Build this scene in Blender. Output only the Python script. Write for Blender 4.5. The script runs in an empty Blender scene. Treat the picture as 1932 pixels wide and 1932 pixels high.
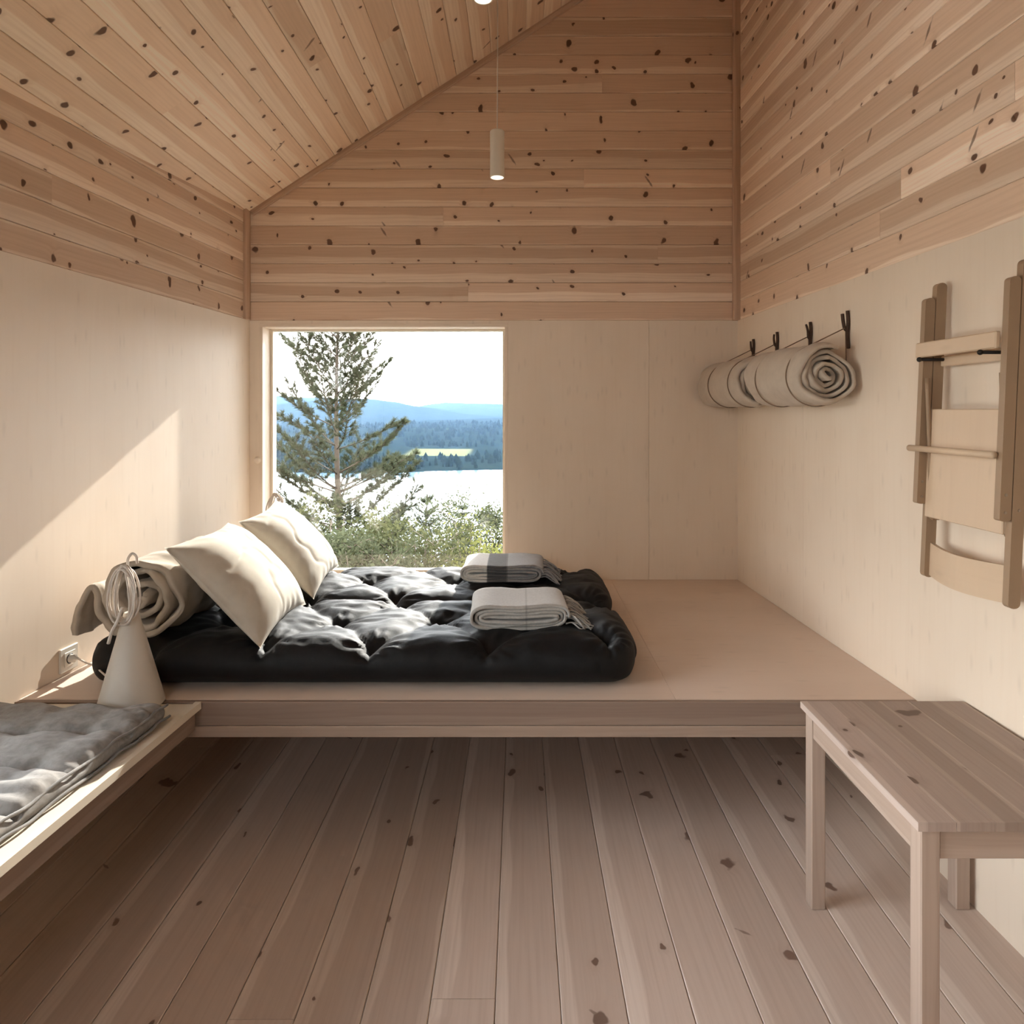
import bpy, bmesh, math, random
import numpy as np
from mathutils import Vector, Matrix

random.seed(7)
RNG = np.random.default_rng(7)
SC = bpy.context.scene
COL = SC.collection

# ------------------------------------------------------------------ camera
H = 1.538                                   # eye height above the floor
cam_d = bpy.data.cameras.new('camera')
cam = bpy.data.objects.new('camera', cam_d); COL.objects.link(cam)
cam.location = (0, 0, H); cam.rotation_euler = (math.pi/2, 0, 0)
cam_d.sensor_width = 36; cam_d.lens = 36*1280/1932
cam_d.shift_x = -14/1932; cam_d.shift_y = -190/1932
cam_d.clip_start = 0.02; cam_d.clip_end = 30000
SC.camera = cam

# ------------------------------------------------------------------ sky, sun, exposure
SUN_DIR = Vector((-.118, -.642, -.335))     # the way the light travels
SKY = 3.4
w = bpy.data.worlds.new('sky'); SC.world = w; w.use_nodes = True
wn = w.node_tree.nodes; wl = w.node_tree.links; wn.clear()
wo = wn.new('ShaderNodeOutputWorld'); wb = wn.new('ShaderNodeBackground')
tc = wn.new('ShaderNodeTexCoord'); sp = wn.new('ShaderNodeSeparateXYZ'); rp = wn.new('ShaderNodeValToRGB')
rp.color_ramp.elements[0].position = 0.0; rp.color_ramp.elements[0].color = (1, .985, .96, 1)
rp.color_ramp.elements[1].position = 0.75; rp.color_ramp.elements[1].color = (.78, .87, 1, 1)
wl.new(tc.outputs['Generated'], sp.inputs[0]); wl.new(sp.outputs['Z'], rp.inputs[0])
wl.new(rp.outputs[0], wb.inputs[0]); wb.inputs[1].default_value = SKY
wl.new(wb.outputs[0], wo.inputs[0])
sd = bpy.data.lights.new('sun', 'SUN'); sun = bpy.data.objects.new('sun', sd); COL.objects.link(sun)
sd.energy = 3.1; sd.color = (1, .94, .86); sd.angle = math.radians(.5)
sun.location = (6, 30, 20); sun.rotation_euler = SUN_DIR.to_track_quat('-Z', 'Y').to_euler()
SC.view_settings.view_transform = 'Standard'; SC.view_settings.look = 'None'
SC.view_settings.exposure = 2.1; SC.view_settings.gamma = 1; SC.view_settings.use_curve_mapping = False
SC.cycles.max_bounces = 10; SC.cycles.diffuse_bounces = 6; SC.cycles.adaptive_threshold = .05; SC.cycles.adaptive_min_samples = 24; SC.cycles.transparent_max_bounces = 12
SC.cycles.volume_bounces = 1; SC.cycles.use_denoising = True
SC.cycles.sample_clamp_indirect = 6.0

def portal(name, loc, rot, sx, sy):         # guides sampling of the sky through an opening; gives off no light itself
    d = bpy.data.lights.new(name, 'AREA'); d.shape = 'RECTANGLE'; d.size = sx; d.size_y = sy
    d.cycles.is_portal = True
    o = bpy.data.objects.new(name, d); COL.objects.link(o); o.location = loc; o.rotation_euler = rot
portal('window_portal', (-.82, 4.34, 1.3), (-math.pi/2, 0, 0), 1.5, 1.6)
portal('high_portal', (-1.07, -2.22, 2.2), (math.pi/2, 0, 0), 1.35, .75)
portal('side_portal', (-2.06, 1.0, 1.34), (0, -math.pi/2, -.08), 1.5, 2.2)

# ------------------------------------------------------------------ room dimensions
YB = 4.1                                    # back wall
YF = -2.0                                   # front wall, behind the camera
PLY = 2.086                                 # top of the plywood
PITCH = .1147
DECK = .523
def XL(y): return -1.633 - .08*(YB - y)
def XR(y): return 1.323 + .047*(YB - y)
def CZ(x): return 2.736 + .654*(x + 1.633)

# ------------------------------------------------------------------ node helper
class NT:
    def __init__(s, name):
        s.m = bpy.data.materials.new(name); s.m.use_nodes = True
        s.t = s.m.node_tree; s.t.nodes.clear()
        s.out = s.t.nodes.new('ShaderNodeOutputMaterial')
    def put(s, sock, v):
        if isinstance(v, bpy.types.NodeSocket): s.t.links.new(v, sock)
        elif isinstance(v, (tuple, list)) and len(v) == 3 and sock.type == 'RGBA': sock.default_value = (*v, 1)
        else: sock.default_value = v
    def n(s, typ, props=None, **ins):
        nd = s.t.nodes.new(typ)
        for k, v in (props or {}).items(): setattr(nd, k, v)
        for k, v in ins.items(): s.put(nd.inputs[k.replace('_', ' ')] if k.replace('_', ' ') in nd.inputs else nd.inputs[k], v)
        return nd
    def math(s, op, a, b=0.0, c=0.0, clamp=False):
        nd = s.t.nodes.new('ShaderNodeMath'); nd.operation = op; nd.use_clamp = clamp
        s.put(nd.inputs[0], a); s.put(nd.inputs[1], b); s.put(nd.inputs[2], c)
        return nd.outputs[0]
    def add(s, a, b): return s.math('ADD', a, b)
    def mul(s, a, b): return s.math('MULTIPLY', a, b)
    def sub(s, a, b): return s.math('SUBTRACT', a, b)
    def step(s, v, lo, hi, a=0.0, b=1.0):
        nd = s.t.nodes.new('ShaderNodeMapRange'); nd.interpolation_type = 'SMOOTHSTEP'
        for i, q in enumerate((v, lo, hi, a, b)): s.put(nd.inputs[i], q)
        return nd.outputs[0]
    def mix(s, f, a, b, blend='MIX'):
        nd = s.t.nodes.new('ShaderNodeMix'); nd.data_type = 'RGBA'; nd.blend_type = blend
        s.put(nd.inputs[0], f); s.put(nd.inputs[6], a); s.put(nd.inputs[7], b)
        return nd.outputs[2]
    def xyz(s, x=0.0, y=0.0, z=0.0):
        nd = s.t.nodes.new('ShaderNodeCombineXYZ')
        for i, q in enumerate((x, y, z)): s.put(nd.inputs[i], q)
        return nd.outputs[0]
    def noise(s, vec, scale=1.0, detail=2.0, rough=.5, dims='3D'):
        nd = s.t.nodes.new('ShaderNodeTexNoise'); nd.noise_dimensions = dims
        s.put(nd.inputs['Vector'], vec); nd.inputs['Scale'].default_value = scale
        nd.inputs['Detail'].default_value = detail; nd.inputs['Roughness'].default_value = rough
        return nd.outputs[0]
    def voro(s, vec, scale=1.0, rnd=1.0):
        nd = s.t.nodes.new('ShaderNodeTexVoronoi'); nd.voronoi_dimensions = '2D'
        s.put(nd.inputs['Vector'], vec); nd.inputs['Scale'].default_value = scale
        nd.inputs['Randomness'].default_value = rnd
        return nd.outputs['Distance'], nd.outputs['Color']
    def bsdf(s, color, rough=.6, spec=.3, bump=None, bstr=.2, bdist=.002, **kw):
        b = s.t.nodes.new('ShaderNodeBsdfPrincipled')
        s.put(b.inputs['Base Color'], color); s.put(b.inputs['Roughness'], rough)
        s.put(b.inputs['Specular IOR Level'], spec)
        for k, v in kw.items(): s.put(b.inputs[k.replace('_', ' ')], v)
        if bump is not None:
            bp = s.t.nodes.new('ShaderNodeBump'); s.put(bp.inputs['Height'], bump)
            bp.inputs['Strength'].default_value = bstr; bp.inputs['Distance'].default_value = bdist
            s.t.links.new(bp.outputs[0], b.inputs['Normal'])
        s.t.links.new(b.outputs[0], s.out.inputs[0])
        return s.m
    def uv(s):
        nd = s.t.nodes.new('ShaderNodeUVMap'); sp_ = s.t.nodes.new('ShaderNodeSeparateXYZ')
        s.t.links.new(nd.outputs[0], sp_.inputs[0])
        return sp_.outputs[0], sp_.outputs[1]
    def rand(s):
        return s.t.nodes.new('ShaderNodeObjectInfo').outputs['Random']

def m_pine(name, heart, sap, dark, knot=(.13, .06, .035), pitch=PITCH, kden=.55, kscale=5.0, ksize=1.0, rough=.55, tint=.22, streak=.35, ringamt=.14, sapw=.6, kstretch=1.0):
    """pine boards: u along the board, v across it, both in metres"""
    t = NT(name); u, v = t.uv(); r = t.rand()
    r2 = t.math('FRACT', t.mul(r, 17.31)); r3 = t.math('FRACT', t.mul(r, 43.7))
    uu = t.add(u, t.mul(r, 57.0)); 
    wob = t.sub(t.noise(t.xyz(t.mul(uu, 1.5), t.mul(r, 31.0)), 1.0, 2.0), .5)
    vn = t.add(t.math('DIVIDE', v, pitch), t.mul(wob, .55))
    # knots
    kw1 = t.noise(t.xyz(t.mul(uu, 13), t.mul(v, 17), 4.0), 1.0, 1.0); kw2 = t.noise(t.xyz(t.mul(uu, 13), t.mul(v, 17), 9.0), 1.0, 1.0)
    ku = t.add(t.mul(uu, kscale/kstretch), t.mul(kw1, .20)); kv = t.add(t.mul(v, t.mul(kscale, t.add(.5, t.mul(r2, .9)))), t.add(t.mul(r, 91.0), t.mul(kw2, .20)))
    wv = t.noise(t.xyz(t.mul(uu, 42), t.mul(v, 42)), 1.0, 1.0)
    d, c = t.voro(t.xyz(ku, kv)); cs = t.n('ShaderNodeSeparateColor', Color=c)
    kr = t.mul(t.add(.03, t.mul(cs.outputs[0], .055)), ksize)
    on = t.math('GREATER_THAN', cs.outputs[1], 1-kden)
    dd = t.add(d, t.mul(t.sub(wv, .5), .055))
    k1 = t.mul(t.sub(1.0, t.step(t.math('DIVIDE', dd, kr), .75, 1.15)), on)
    halo = t.mul(t.sub(1.0, t.step(t.math('DIVIDE', dd, kr), .9, 3.0)), on)
    # spike knots, long across the board
    d2, c2 = t.voro(t.xyz(t.add(t.mul(uu, 3.4), t.mul(v, 2.2)), t.add(t.mul(v, .9), t.mul(r, 63.0)))); c2s = t.n('ShaderNodeSeparateColor', Color=c2)
    on2 = t.math('GREATER_THAN', c2s.outputs[1], 1-kden*.75)
    k2 = t.mul(t.sub(1.0, t.step(t.add(d2, t.mul(t.sub(wv, .5), .03)), .014*ksize, .03*ksize)), on2)
    kn = t.math('MAXIMUM', k1, t.mul(k2, .75))
    # sapwood band on the edges, heartwood in the middle
    e1 = t.sub(t.mul(r2, sapw), .04)
    sapm = t.sub(1.0, t.step(vn, e1, t.add(e1, .05)))
    e2 = t.add(1.05-sapw*.55, t.mul(r3, sapw*1.1))
    sapm = t.math('MAXIMUM', sapm, t.step(vn, e2, t.add(e2, .06)))
    # grain
    push = t.mul(halo, .012)
    g = t.noise(t.xyz(t.mul(uu, 2.2), t.mul(t.add(v, push), 75.0), t.mul(r, 11)), 1.0, 3.0, .6)
    ring = t.math('SINE', t.add(t.mul(t.add(v, push), 330.0), t.mul(t.noise(t.xyz(t.mul(uu, .9), t.mul(v, 9), t.mul(r, 7)), 1.0, 2.0), 34.0)))
    base = t.mix(sapm, heart, sap)
    base = t.mix(t.mul(t.step(g, .4, .8), streak), base, dark)
    base = t.mix(t.mul(t.step(ring, -.2, 1.0), ringamt), base, dark)
    tone = t.add(1-tint, t.mul(r3, tint*1.6))
    base = t.mix(1.0, base, t.n('ShaderNodeCombineColor', Red=tone, Green=t.math('POWER', tone, 1.12), Blue=t.math('POWER', tone, 1.25)).outputs[0], 'MULTIPLY')
    base = t.mix(t.mul(halo, .30), base, dark)
    base = t.mix(t.mul(kn, .93), base, knot)
    return t.bsdf(base, rough, .25, bump=t.sub(g, t.mul(kn, .4)), bstr=.15, bdist=.001)

def m_ply(name, col, dark, rough=.55, vert=True):
    t = NT(name); u, v = t.uv(); r = t.rand()
    uu = t.add(u, t.mul(r, 23.0))
    g = t.noise(t.xyz(t.mul(uu, 2.5), t.mul(v, 45.0)), 1.0, 3.0, .6)
    bl = t.noise(t.xyz(t.mul(uu, 1.3), t.mul(v, 3.2)), 1.0, 3.0, .55)
    d, c = t.voro(t.xyz(t.mul(uu, 6.0), t.mul(v, 22.0))); cs = t.n('ShaderNodeSeparateColor', Color=c)
    fl = t.mul(t.sub(1.0, t.step(d, .0, .26)), t.math('GREATER_THAN', cs.outputs[0], .72))
    b = t.mix(t.mul(t.step(bl, .35, .75), .38), col, dark)
    b = t.mix(t.mul(t.step(g, .45, .8), .22), b, dark)
    b = t.mix(t.mul(fl, .15), b, tuple(x*.6 for x in dark))
    return t.bsdf(b, rough, .3, bump=g, bstr=.05, bdist=.001)

def m_cloth(name, col, col2=None, weave=900., rough=.9, sheen=.3, scale=30., bstr=.25, sheen_tint=(1, 1, 1), spec=.1):
    t = NT(name); tcn = t.t.nodes.new('ShaderNodeTexCoord')
    a = t.noise(tcn.outputs['Object'], scale, 4.0, .6); b = t.noise(tcn.outputs['Object'], weave, 1.0)
    base = t.mix(t.step(a, .3, .75), col, col2 or tuple(x*.8 for x in col))
    return t.bsdf(base, rough, spec, bump=t.add(a, t.mul(b, .5)), bstr=bstr, bdist=.002, Sheen_Weight=sheen, Sheen_Roughness=.45, Sheen_Tint=(*sheen_tint, 1))

def m_plain(name, col, rough=.5, spec=.4, metallic=0.0, var=.08, scale=40.):
    t = NT(name); tcn = t.t.nodes.new('ShaderNodeTexCoord')
    a = t.noise(tcn.outputs['Object'], scale, 3.0)
    return t.bsdf(t.mix(a, tuple(x*(1-var) for x in col), tuple(min(1, x*(1+var)) for x in col)), rough, spec, bump=a, bstr=.05, Metallic=metallic)

def m_leaf(name, c1, c2, trans=.45):
    t = NT(name); g = t.n('ShaderNodeNewGeometry').outputs['Random Per Island']
    c = t.mix(g, c1, c2)
    d = t.n('ShaderNodeBsdfDiffuse', Color=c); tr = t.n('ShaderNodeBsdfTranslucent', Color=c)
    mx = t.n('ShaderNodeMixShader'); mx.inputs[0].default_value = trans
    t.t.links.new(d.outputs[0], mx.inputs[1]); t.t.links.new(tr.outputs[0], mx.inputs[2]); t.t.links.new(mx.outputs[0], t.out.inputs[0])
    return t.m

M = {}
M['wall_pine'] = m_pine('wall pine', (.78, .575, .425), (.94, .765, .61), (.60, .405, .275), kden=.85, kscale=5.5, ksize=1.1, tint=.23)
M['ceil_pine'] = m_pine('ceiling pine', (.84, .63, .455), (.94, .775, .60), (.66, .465, .315), pitch=.125, kden=.8, kscale=5.5, ksize=1.1)
M['floor_pine'] = m_pine('floor pine', (.66, .535, .455), (.78, .66, .575), (.52, .395, .32), knot=(.22, .14, .105), pitch=.169, kden=.62, kscale=3.6, ksize=.8, rough=.42, tint=.13, streak=.42, ringamt=.10, sapw=.30, kstretch=1.35)
M['table_pine'] = m_pine('table pine', (.43, .335, .285), (.54, .435, .375), (.28, .20, .16), knot=(.12, .07, .05), pitch=.08, kden=.5, kscale=4.5, rough=.4, tint=.24, streak=.32, ringamt=.06, sapw=.3)
M['leg_pine'] = m_pine('table leg pine', (.46, .35, .28), (.52, .405, .33), (.37, .26, .20), pitch=.1, kden=.25, kscale=4, ksize=.7, rough=.45, tint=.06, streak=.3)
M['trim_pine'] = m_pine('trim pine', (.58, .405, .29), (.68, .50, .37), (.48, .31, .2), pitch=.1, kden=.2, tint=.1)
M['ply'] = m_ply('birch plywood', (.84, .72, .59), (.745, .61, .475))
M['deck'] = m_ply('platform plywood', (.74, .60, .50), (.65, .51, .415))
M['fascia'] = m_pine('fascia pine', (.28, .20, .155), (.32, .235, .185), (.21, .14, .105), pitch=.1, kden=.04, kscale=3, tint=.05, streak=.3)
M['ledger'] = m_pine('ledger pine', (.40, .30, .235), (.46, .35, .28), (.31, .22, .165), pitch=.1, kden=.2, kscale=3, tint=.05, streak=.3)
M['bench'] = m_plain('pale painted wood', (.74, .66, .54), .5, var=.04, scale=8)
M['chair'] = m_ply('oiled beech', (.66, .50, .35), (.56, .40, .265), .45)
M['chair_rail'] = m_ply('darker beech', (.36, .245, .155), (.30, .195, .12), .5)  # shade on the chair rails is put into this darker beech colour
M['black_fabric'] = m_cloth('black cotton', (.005, .005, .0055), (.008, .008, .0085), sheen=.02, scale=60, bstr=.5, rough=.6, spec=.26)
M['grey_fabric'] = m_cloth('grey cotton', (.29, .275, .26), (.20, .19, .18), sheen=.3, scale=45, bstr=.5)
M['grey_piping'] = m_cloth('grey piping', (.27, .26, .25), (.2, .19, .185), sheen=.2)
M['linen'] = m_cloth('pale linen', (.58, .535, .455), (.53, .485, .41), sheen=.12, scale=18)
M['beige_linen'] = m_cloth('beige linen', (.50, .435, .355), (.45, .39, .315), sheen=.12, scale=18)
M['roll_linen'] = m_cloth('greige bedding cloth', (.55, .465, .375), (.49, .41, .33), sheen=.15, scale=18)
M['lamp_white'] = m_plain('warm white paint', (.62, .57, .50), .45, var=.03)
M['cable'] = m_plain('pale cable', (.66, .59, .52), .5, var=.05)
M['pendant'] = m_plain('off-white pendant', (.74, .67, .56), .45, var=.03)
t = NT('glowing reflector'); M['pendant_in'] = t.bsdf((.92, .88, .80), .35, .3, Emission_Color=(1, .9, .72, 1), Emission_Strength=.22)
M['plastic'] = m_plain('white plastic', (.70, .65, .57), .35, var=.02)
M['plastic_dark'] = m_plain('dark socket hole', (.05, .045, .04), .5)
M['iron'] = m_plain('black iron', (.03, .025, .022), .45, .5, .6)
M['bark_dark'] = m_plain('dark twig bark', (.085, .05, .035), .8, .2, var=.35, scale=60)
M['string'] = m_plain('brown cord', (.27, .19, .135), .8, .1, var=.15, scale=300)
M['steel'] = m_plain('steel screw', (.35, .28, .22), .35, .5, .8)
M['shell'] = m_plain('wall core', (.45, .33, .24), .8)
M['bark'] = m_plain('pine bark', (.085, .066, .05), .9, .1, var=.4, scale=25)
M['stem'] = m_plain('shrub bark', (.16, .13, .10), .9, .1, var=.3, scale=30)

t = NT('window glass'); fr = t.n('ShaderNodeFresnel'); fr.inputs['IOR'].default_value = 1.5
tr_ = t.n('ShaderNodeBsdfTransparent'); tr_.inputs[0].default_value = (.97, .98, .975, 1)
gl_ = t.n('ShaderNodeBsdfGlossy'); gl_.inputs['Roughness'].default_value = 0.0
mx_ = t.n('ShaderNodeMixShader'); t.t.links.new(fr.outputs[0], mx_.inputs[0]); t.t.links.new(tr_.outputs[0], mx_.inputs[1]); t.t.links.new(gl_.outputs[0], mx_.inputs[2])
t.t.links.new(mx_.outputs[0], t.out.inputs[0]); M['glass'] = t.m

# ------------------------------------------------------------------ mesh helpers
ORG = {}
def setp(o, label=None, cat=None, group=None, kind=None):
    if label: o['label'] = label
    if cat: o['category'] = cat
    if group: o['group'] = group
    if kind: o['kind'] = kind
    return o

def empty(name, loc, label=None, cat=None, group=None, kind=None):
    o = bpy.data.objects.new(name, None); COL.objects.link(o); o.location = loc
    o.empty_display_size = .05
    ORG[o.name] = np.array(loc, float)
    return setp(o, label, cat, group, kind)

def mk(name, V, F, mat, parent=None, smooth=False, L=None, uv=None, recalc=True, label=None, cat=None, group=None, kind=None, base=None):
    """one mesh object from world-space vertices; L = grain direction for metre UVs"""
    V = np.asarray(V, float)
    if parent is not None: org = ORG[parent.name]
    else: org = np.array(base if base is not None else ((V[:, 0].min()+V[:, 0].max())/2, (V[:, 1].min()+V[:, 1].max())/2, V[:, 2].min()))
    me = bpy.data.meshes.new(name)
    me.from_pydata((V-org).tolist(), [], [list(map(int, f)) for f in F] if not isinstance(F, np.ndarray) else F.tolist())
    if recalc:
        bm = bmesh.new(); bm.from_mesh(me); bmesh.ops.recalc_face_normals(bm, faces=bm.faces); bm.to_mesh(me); bm.free()
    if smooth: me.polygons.foreach_set('use_smooth', [True]*len(me.polygons))
    if L is not None:
        Lv = np.array(L, float); Lv /= np.linalg.norm(Lv)
        nl = len(me.loops); vi = np.empty(nl, int); me.loops.foreach_get('vertex_index', vi)
        Pn = np.empty(len(me.polygons)*3); me.polygons.foreach_get('normal', Pn); Pn = Pn.reshape(-1, 3)
        lt = np.empty(len(me.polygons), int); me.polygons.foreach_get('loop_total', lt)
        N = np.repeat(Pn, lt, 0)
        dom = np.argmax(np.abs(N), 1); axes = np.eye(3)
        A = np.cross(axes[dom], Lv); ln = np.linalg.norm(A, axis=1); bad = ln < .2
        A[bad] = np.array([Lv[1], Lv[2], Lv[0]])
        A /= np.linalg.norm(A, axis=1)[:, None]
        A = np.where((A.sum(1) < 0)[:, None], -A, A)
        co = V[vi]; uvs = np.stack([co @ Lv, (co*A).sum(1)], 1)
        for d in range(3):
            k = dom == d
            if k.any(): uvs[k, 1] -= uvs[k, 1].min()
        me.uv_layers.new(name='UVMap').data.foreach_set('uv', uvs.ravel())
    elif uv is not None:
        nl = len(me.loops); vi = np.empty(nl, int); me.loops.foreach_get('vertex_index', vi)
        me.uv_layers.new(name='UVMap').data.foreach_set('uv', np.asarray(uv)[vi].ravel())
    me.materials.append(mat)
    o = bpy.data.objects.new(name, me); COL.objects.link(o)
    if parent is not None: o.parent = parent
    else: o.location = org
    ORG[o.name] = org
    return setp(o, label, cat, group, kind)

def cbox(lo, hi, b=.003, fn=None):
    """chamfered box; fn maps its vertices"""
    lo = np.array(lo, float); hi = np.array(hi, float); c = (lo+hi)/2; h = (hi-lo)/2
    b = min(b, h.min()*.45)
    V = []; idx = {}
    for sx in (-1, 1):
        for sy in (-1, 1):
            for sz in (-1, 1):
                s = np.array((sx, sy, sz))
                for a in range(3):
                    e = h - b; e = e.copy(); e[a] = h[a]
                    idx[(sx, sy, sz, a)] = len(V); V.append(c + s*e)
    F = []
    def I(s, a): return idx[(s[0], s[1], s[2], a)]
    for a in range(3):
        p, q = (a+1) % 3, (a+2) % 3
        for sg in (-1, 1):
            f = []
            for (i, j) in ((-1, -1), (1, -1), (1, 1), (-1, 1)):
                s = [0, 0, 0]; s[a] = sg; s[p] = i; s[q] = j; f.append(I(s, a))
            F.append(f)
    for c_ in range(3):
        a, b_ = (c_+1) % 3, (c_+2) % 3
        for i in (-1, 1):
            for j in (-1, 1):
                s0 = [0, 0, 0]; s0[a] = i; s0[b_] = j; s0[c_] = -1; s1 = list(s0); s1[c_] = 1
                F.append([I(s0, a), I(s1, a), I(s1, b_), I(s0, b_)])
    for sx in (-1, 1):
        for sy in (-1, 1):
            for sz in (-1, 1): F.append([idx[(sx, sy, sz, a)] for a in range(3)])
    V = np.array(V)
    if fn: V = np.array([fn(*p) for p in V])
    return V, F

def prism(pts, ax, d0, d1):
    """polygon of 3-D points extruded from offset d0 to d1 along ax"""
    pts = np.array(pts, float); ax = np.array(ax, float); n = len(pts)
    V = np.vstack([pts + ax*d0, pts + ax*d1])
    F = [list(range(n))[::-1], list(range(n, 2*n))] + [[i, (i+1) % n, n+(i+1) % n, n+i] for i in range(n)]
    return V, F

def join(parts):
    V = []; F = []; o = 0
    for v, f in parts:
        V.append(np.asarray(v)); F += [[int(i)+o for i in q] for q in f]; o += len(v)
    return np.vstack(V), F

def tube(path, rad, seg=8, caps=True, closed=False):
    P = np.array(path, float); n = len(P)
    R = np.full(n, rad, float) if np.isscalar(rad) else np.array(rad, float)
    T = np.gradient(P, axis=0) if not closed else (np.roll(P, -1, 0)-np.roll(P, 1, 0))
    T /= np.linalg.norm(T, axis=1)[:, None] + 1e-12
    up = np.array((0, 0, 1.)) if abs(T[0][2]) < .9 else np.array((1., 0, 0))
    a = np.cross(T[0], up); a /= np.linalg.norm(a)
    V = []
    th = np.linspace(0, 2*math.pi, seg, endpoint=False)
    for i in range(n):
        a = a - T[i]*np.dot(a, T[i]); a /= np.linalg.norm(a); b = np.cross(T[i], a)
        V.append(P[i] + R[i]*(np.cos(th)[:, None]*a + np.sin(th)[:, None]*b))
    V = np.vstack(V); F = []
    for i in range(n if closed else n-1):
        j = (i+1) % n
        for k in range(seg):
            k2 = (k+1) % seg
            F.append([i*seg+k, i*seg+k2, j*seg+k2, j*seg+k])
    if caps and not closed:
        F.append(list(range(seg))[::-1]); F.append([(n-1)*seg+k for k in range(seg)])
    return V, F

def lathe(prof, c, seg=40):
    th = np.linspace(0, 2*math.pi, seg, endpoint=False); V = []; F = []
    for (r, z) in prof: V.append(np.stack([c[0]+r*np.cos(th), c[1]+r*np.sin(th), np.full(seg, c[2]+z)], 1))
    n = len(prof)
    for i in range(n-1):
        for k in range(seg):
            k2 = (k+1) % seg; F.append([i*seg+k, i*seg+k2, (i+1)*seg+k2, (i+1)*seg+k])
    return np.vstack(V), F

def smooth_path(pts, n=12):
    P = np.array(pts, float); out = []
    Q = np.vstack([2*P[0]-P[1], P, 2*P[-1]-P[-2]])
    for i in range(1, len(Q)-2):
        for t_ in np.linspace(0, 1, n, endpoint=False):
            p0, p1, p2, p3 = Q[i-1], Q[i], Q[i+1], Q[i+2]
            out.append(.5*((2*p1)+(-p0+p2)*t_+(2*p0-5*p1+4*p2-p3)*t_**2+(-p0+3*p1-3*p2+p3)*t_**3))
    out.append(P[-1]); return np.array(out)

def vnoise(p, seed=0):
    """smooth value noise in -1..1"""
    p = np.asarray(p, float); i = np.floor(p).astype(np.int64); f = p - i; f = f*f*(3-2*f)
    def h(x, y, z):
        n = (x*73856093) ^ (y*19349663) ^ (z*83492791) ^ (seed*2654435761)
        n = (n ^ (n >> 13)) * 1274126177; n = n ^ (n >> 16)
        return (n & 0xffff)/32767.5 - 1
    r = 0
    for a in (0, 1):
        for b in (0, 1):
            for c in (0, 1):
                wgt = (f[..., 0] if a else 1-f[..., 0])*(f[..., 1] if b else 1-f[..., 1])*(f[..., 2] if c else 1-f[..., 2])
                r = r + wgt*h(i[..., 0]+a, i[..., 1]+b, i[..., 2]+c)
    return r
def fbm(p, seed=0, o=3):
    p = np.asarray(p, float); s = 0; a = 1
    for k in range(o): s = s + a*vnoise(p*2**k, seed+k); a *= .5
    return s
def sstep(x, a, b):
    x = np.clip((x-a)/(b-a), 0, 1); return x*x*(3-2*x)

def plank(parent, O, L, A, N, a0, a1, u0, u1, mat, th=.014, c=.0025, gap=.0007, name='plank'):
    """board with eased edges; u0/u1 give its ends at across-value a (so ends may be cut on a slope)"""
    O, L, A, N = (np.array(q, float) for q in (O, L, A, N))
    sec = [(a0+gap, -th), (a0+gap, -c), (a0+gap+c, 0), (a1-gap-c, 0), (a1-gap, -c), (a1-gap, -th)]
    V = []
    for f in (u0, u1):
        for (a, d) in sec: V.append(O + L*(f(a) if callable(f) else f) + A*a + N*d)
    n = 6
    F = [[i, (i+1) % n, n+(i+1) % n, n+i] for i in range(n)] + [list(range(n))[::-1], list(range(n, 2*n))]
    return mk(name, V, F, mat, parent, L=L)

# ------------------------------------------------------------------ floor
fl = mk('floor', *cbox((-2.4, YF-.1, -.12), (1.9, YB+.2, -.016), .005), M['shell'], L=(0, 1, 0), kind='structure', base=(0, 1, -.12))
setp(fl, 'floor of whitewashed knotty pine boards running toward the platform', 'floor')
seam = .1095 - .169*14
joints = {}
x = -.0625 - .169*13
k = 0
while x < 1.75:
    if k == 12: cuts = [1.776]
    elif k == 9: cuts = [1.716]
    else: cuts = []
    s = YF + random.uniform(.2, .9) if not cuts else cuts[0]-3.2
    if not cuts:
        cuts = [c_ for c_ in (random.uniform(-.6, .9), random.uniform(3.0, 3.9))]
    ends = [YF] + sorted(cuts) + [YB]
    for e0, e1 in zip(ends[:-1], ends[1:]):
        plank(fl, (0, 0, 0), (0, 1, 0), (1, 0, 0), (0, 0, 1), x, x+.169, e0+.0008, e1-.0008, M['floor_pine'], th=.016, c=.0024, gap=.0009)
    x += .169; k += 1

# ------------------------------------------------------------------ walls
def wl_pt(y, z, n=0): 
    nx, ny = .9968, -.0797
    return (XL(y)+nx*n, y+ny*n, z)
# left wall
LD = np.array((.08, 1, 0)); LD /= np.linalg.norm(LD); LN = np.array((LD[1], -LD[0], 0))
OL = np.array((XL(0), 0, 0)); sl = math.sqrt(1+.08**2)
SW0, SW1, SZ0, SZ1 = 0.0, 2.02, .60, 2.06      # unseen side window, added for fill light
def lslab(y0, y1, z0, z1, d0, d1): return prism([OL+LD*y0*sl+(0, 0, z0), OL+LD*y1*sl+(0, 0, z0), OL+LD*y1*sl+(0, 0, z1), OL+LD*y0*sl+(0, 0, z1)], LN, d0, d1)
wall_l = mk('wall_left', *join([lslab(YF-.1, SW0, -.1, 2.95, -.2, -.025), lslab(SW1, YB+.1, -.1, 2.95, -.2, -.025), lslab(SW0, SW1, -.1, SZ0, -.2, -.025), lslab(SW0, SW1, SZ1, 2.95, -.2, -.025)]), M['shell'], L=(0, 0, 1), kind='structure', base=(-1.9, 1, 0))
setp(wall_l, 'low wall with plywood below and knotty boards above, sun patch on it', 'wall')
def eave(y): return CZ(XL(y))
z = PLY
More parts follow.
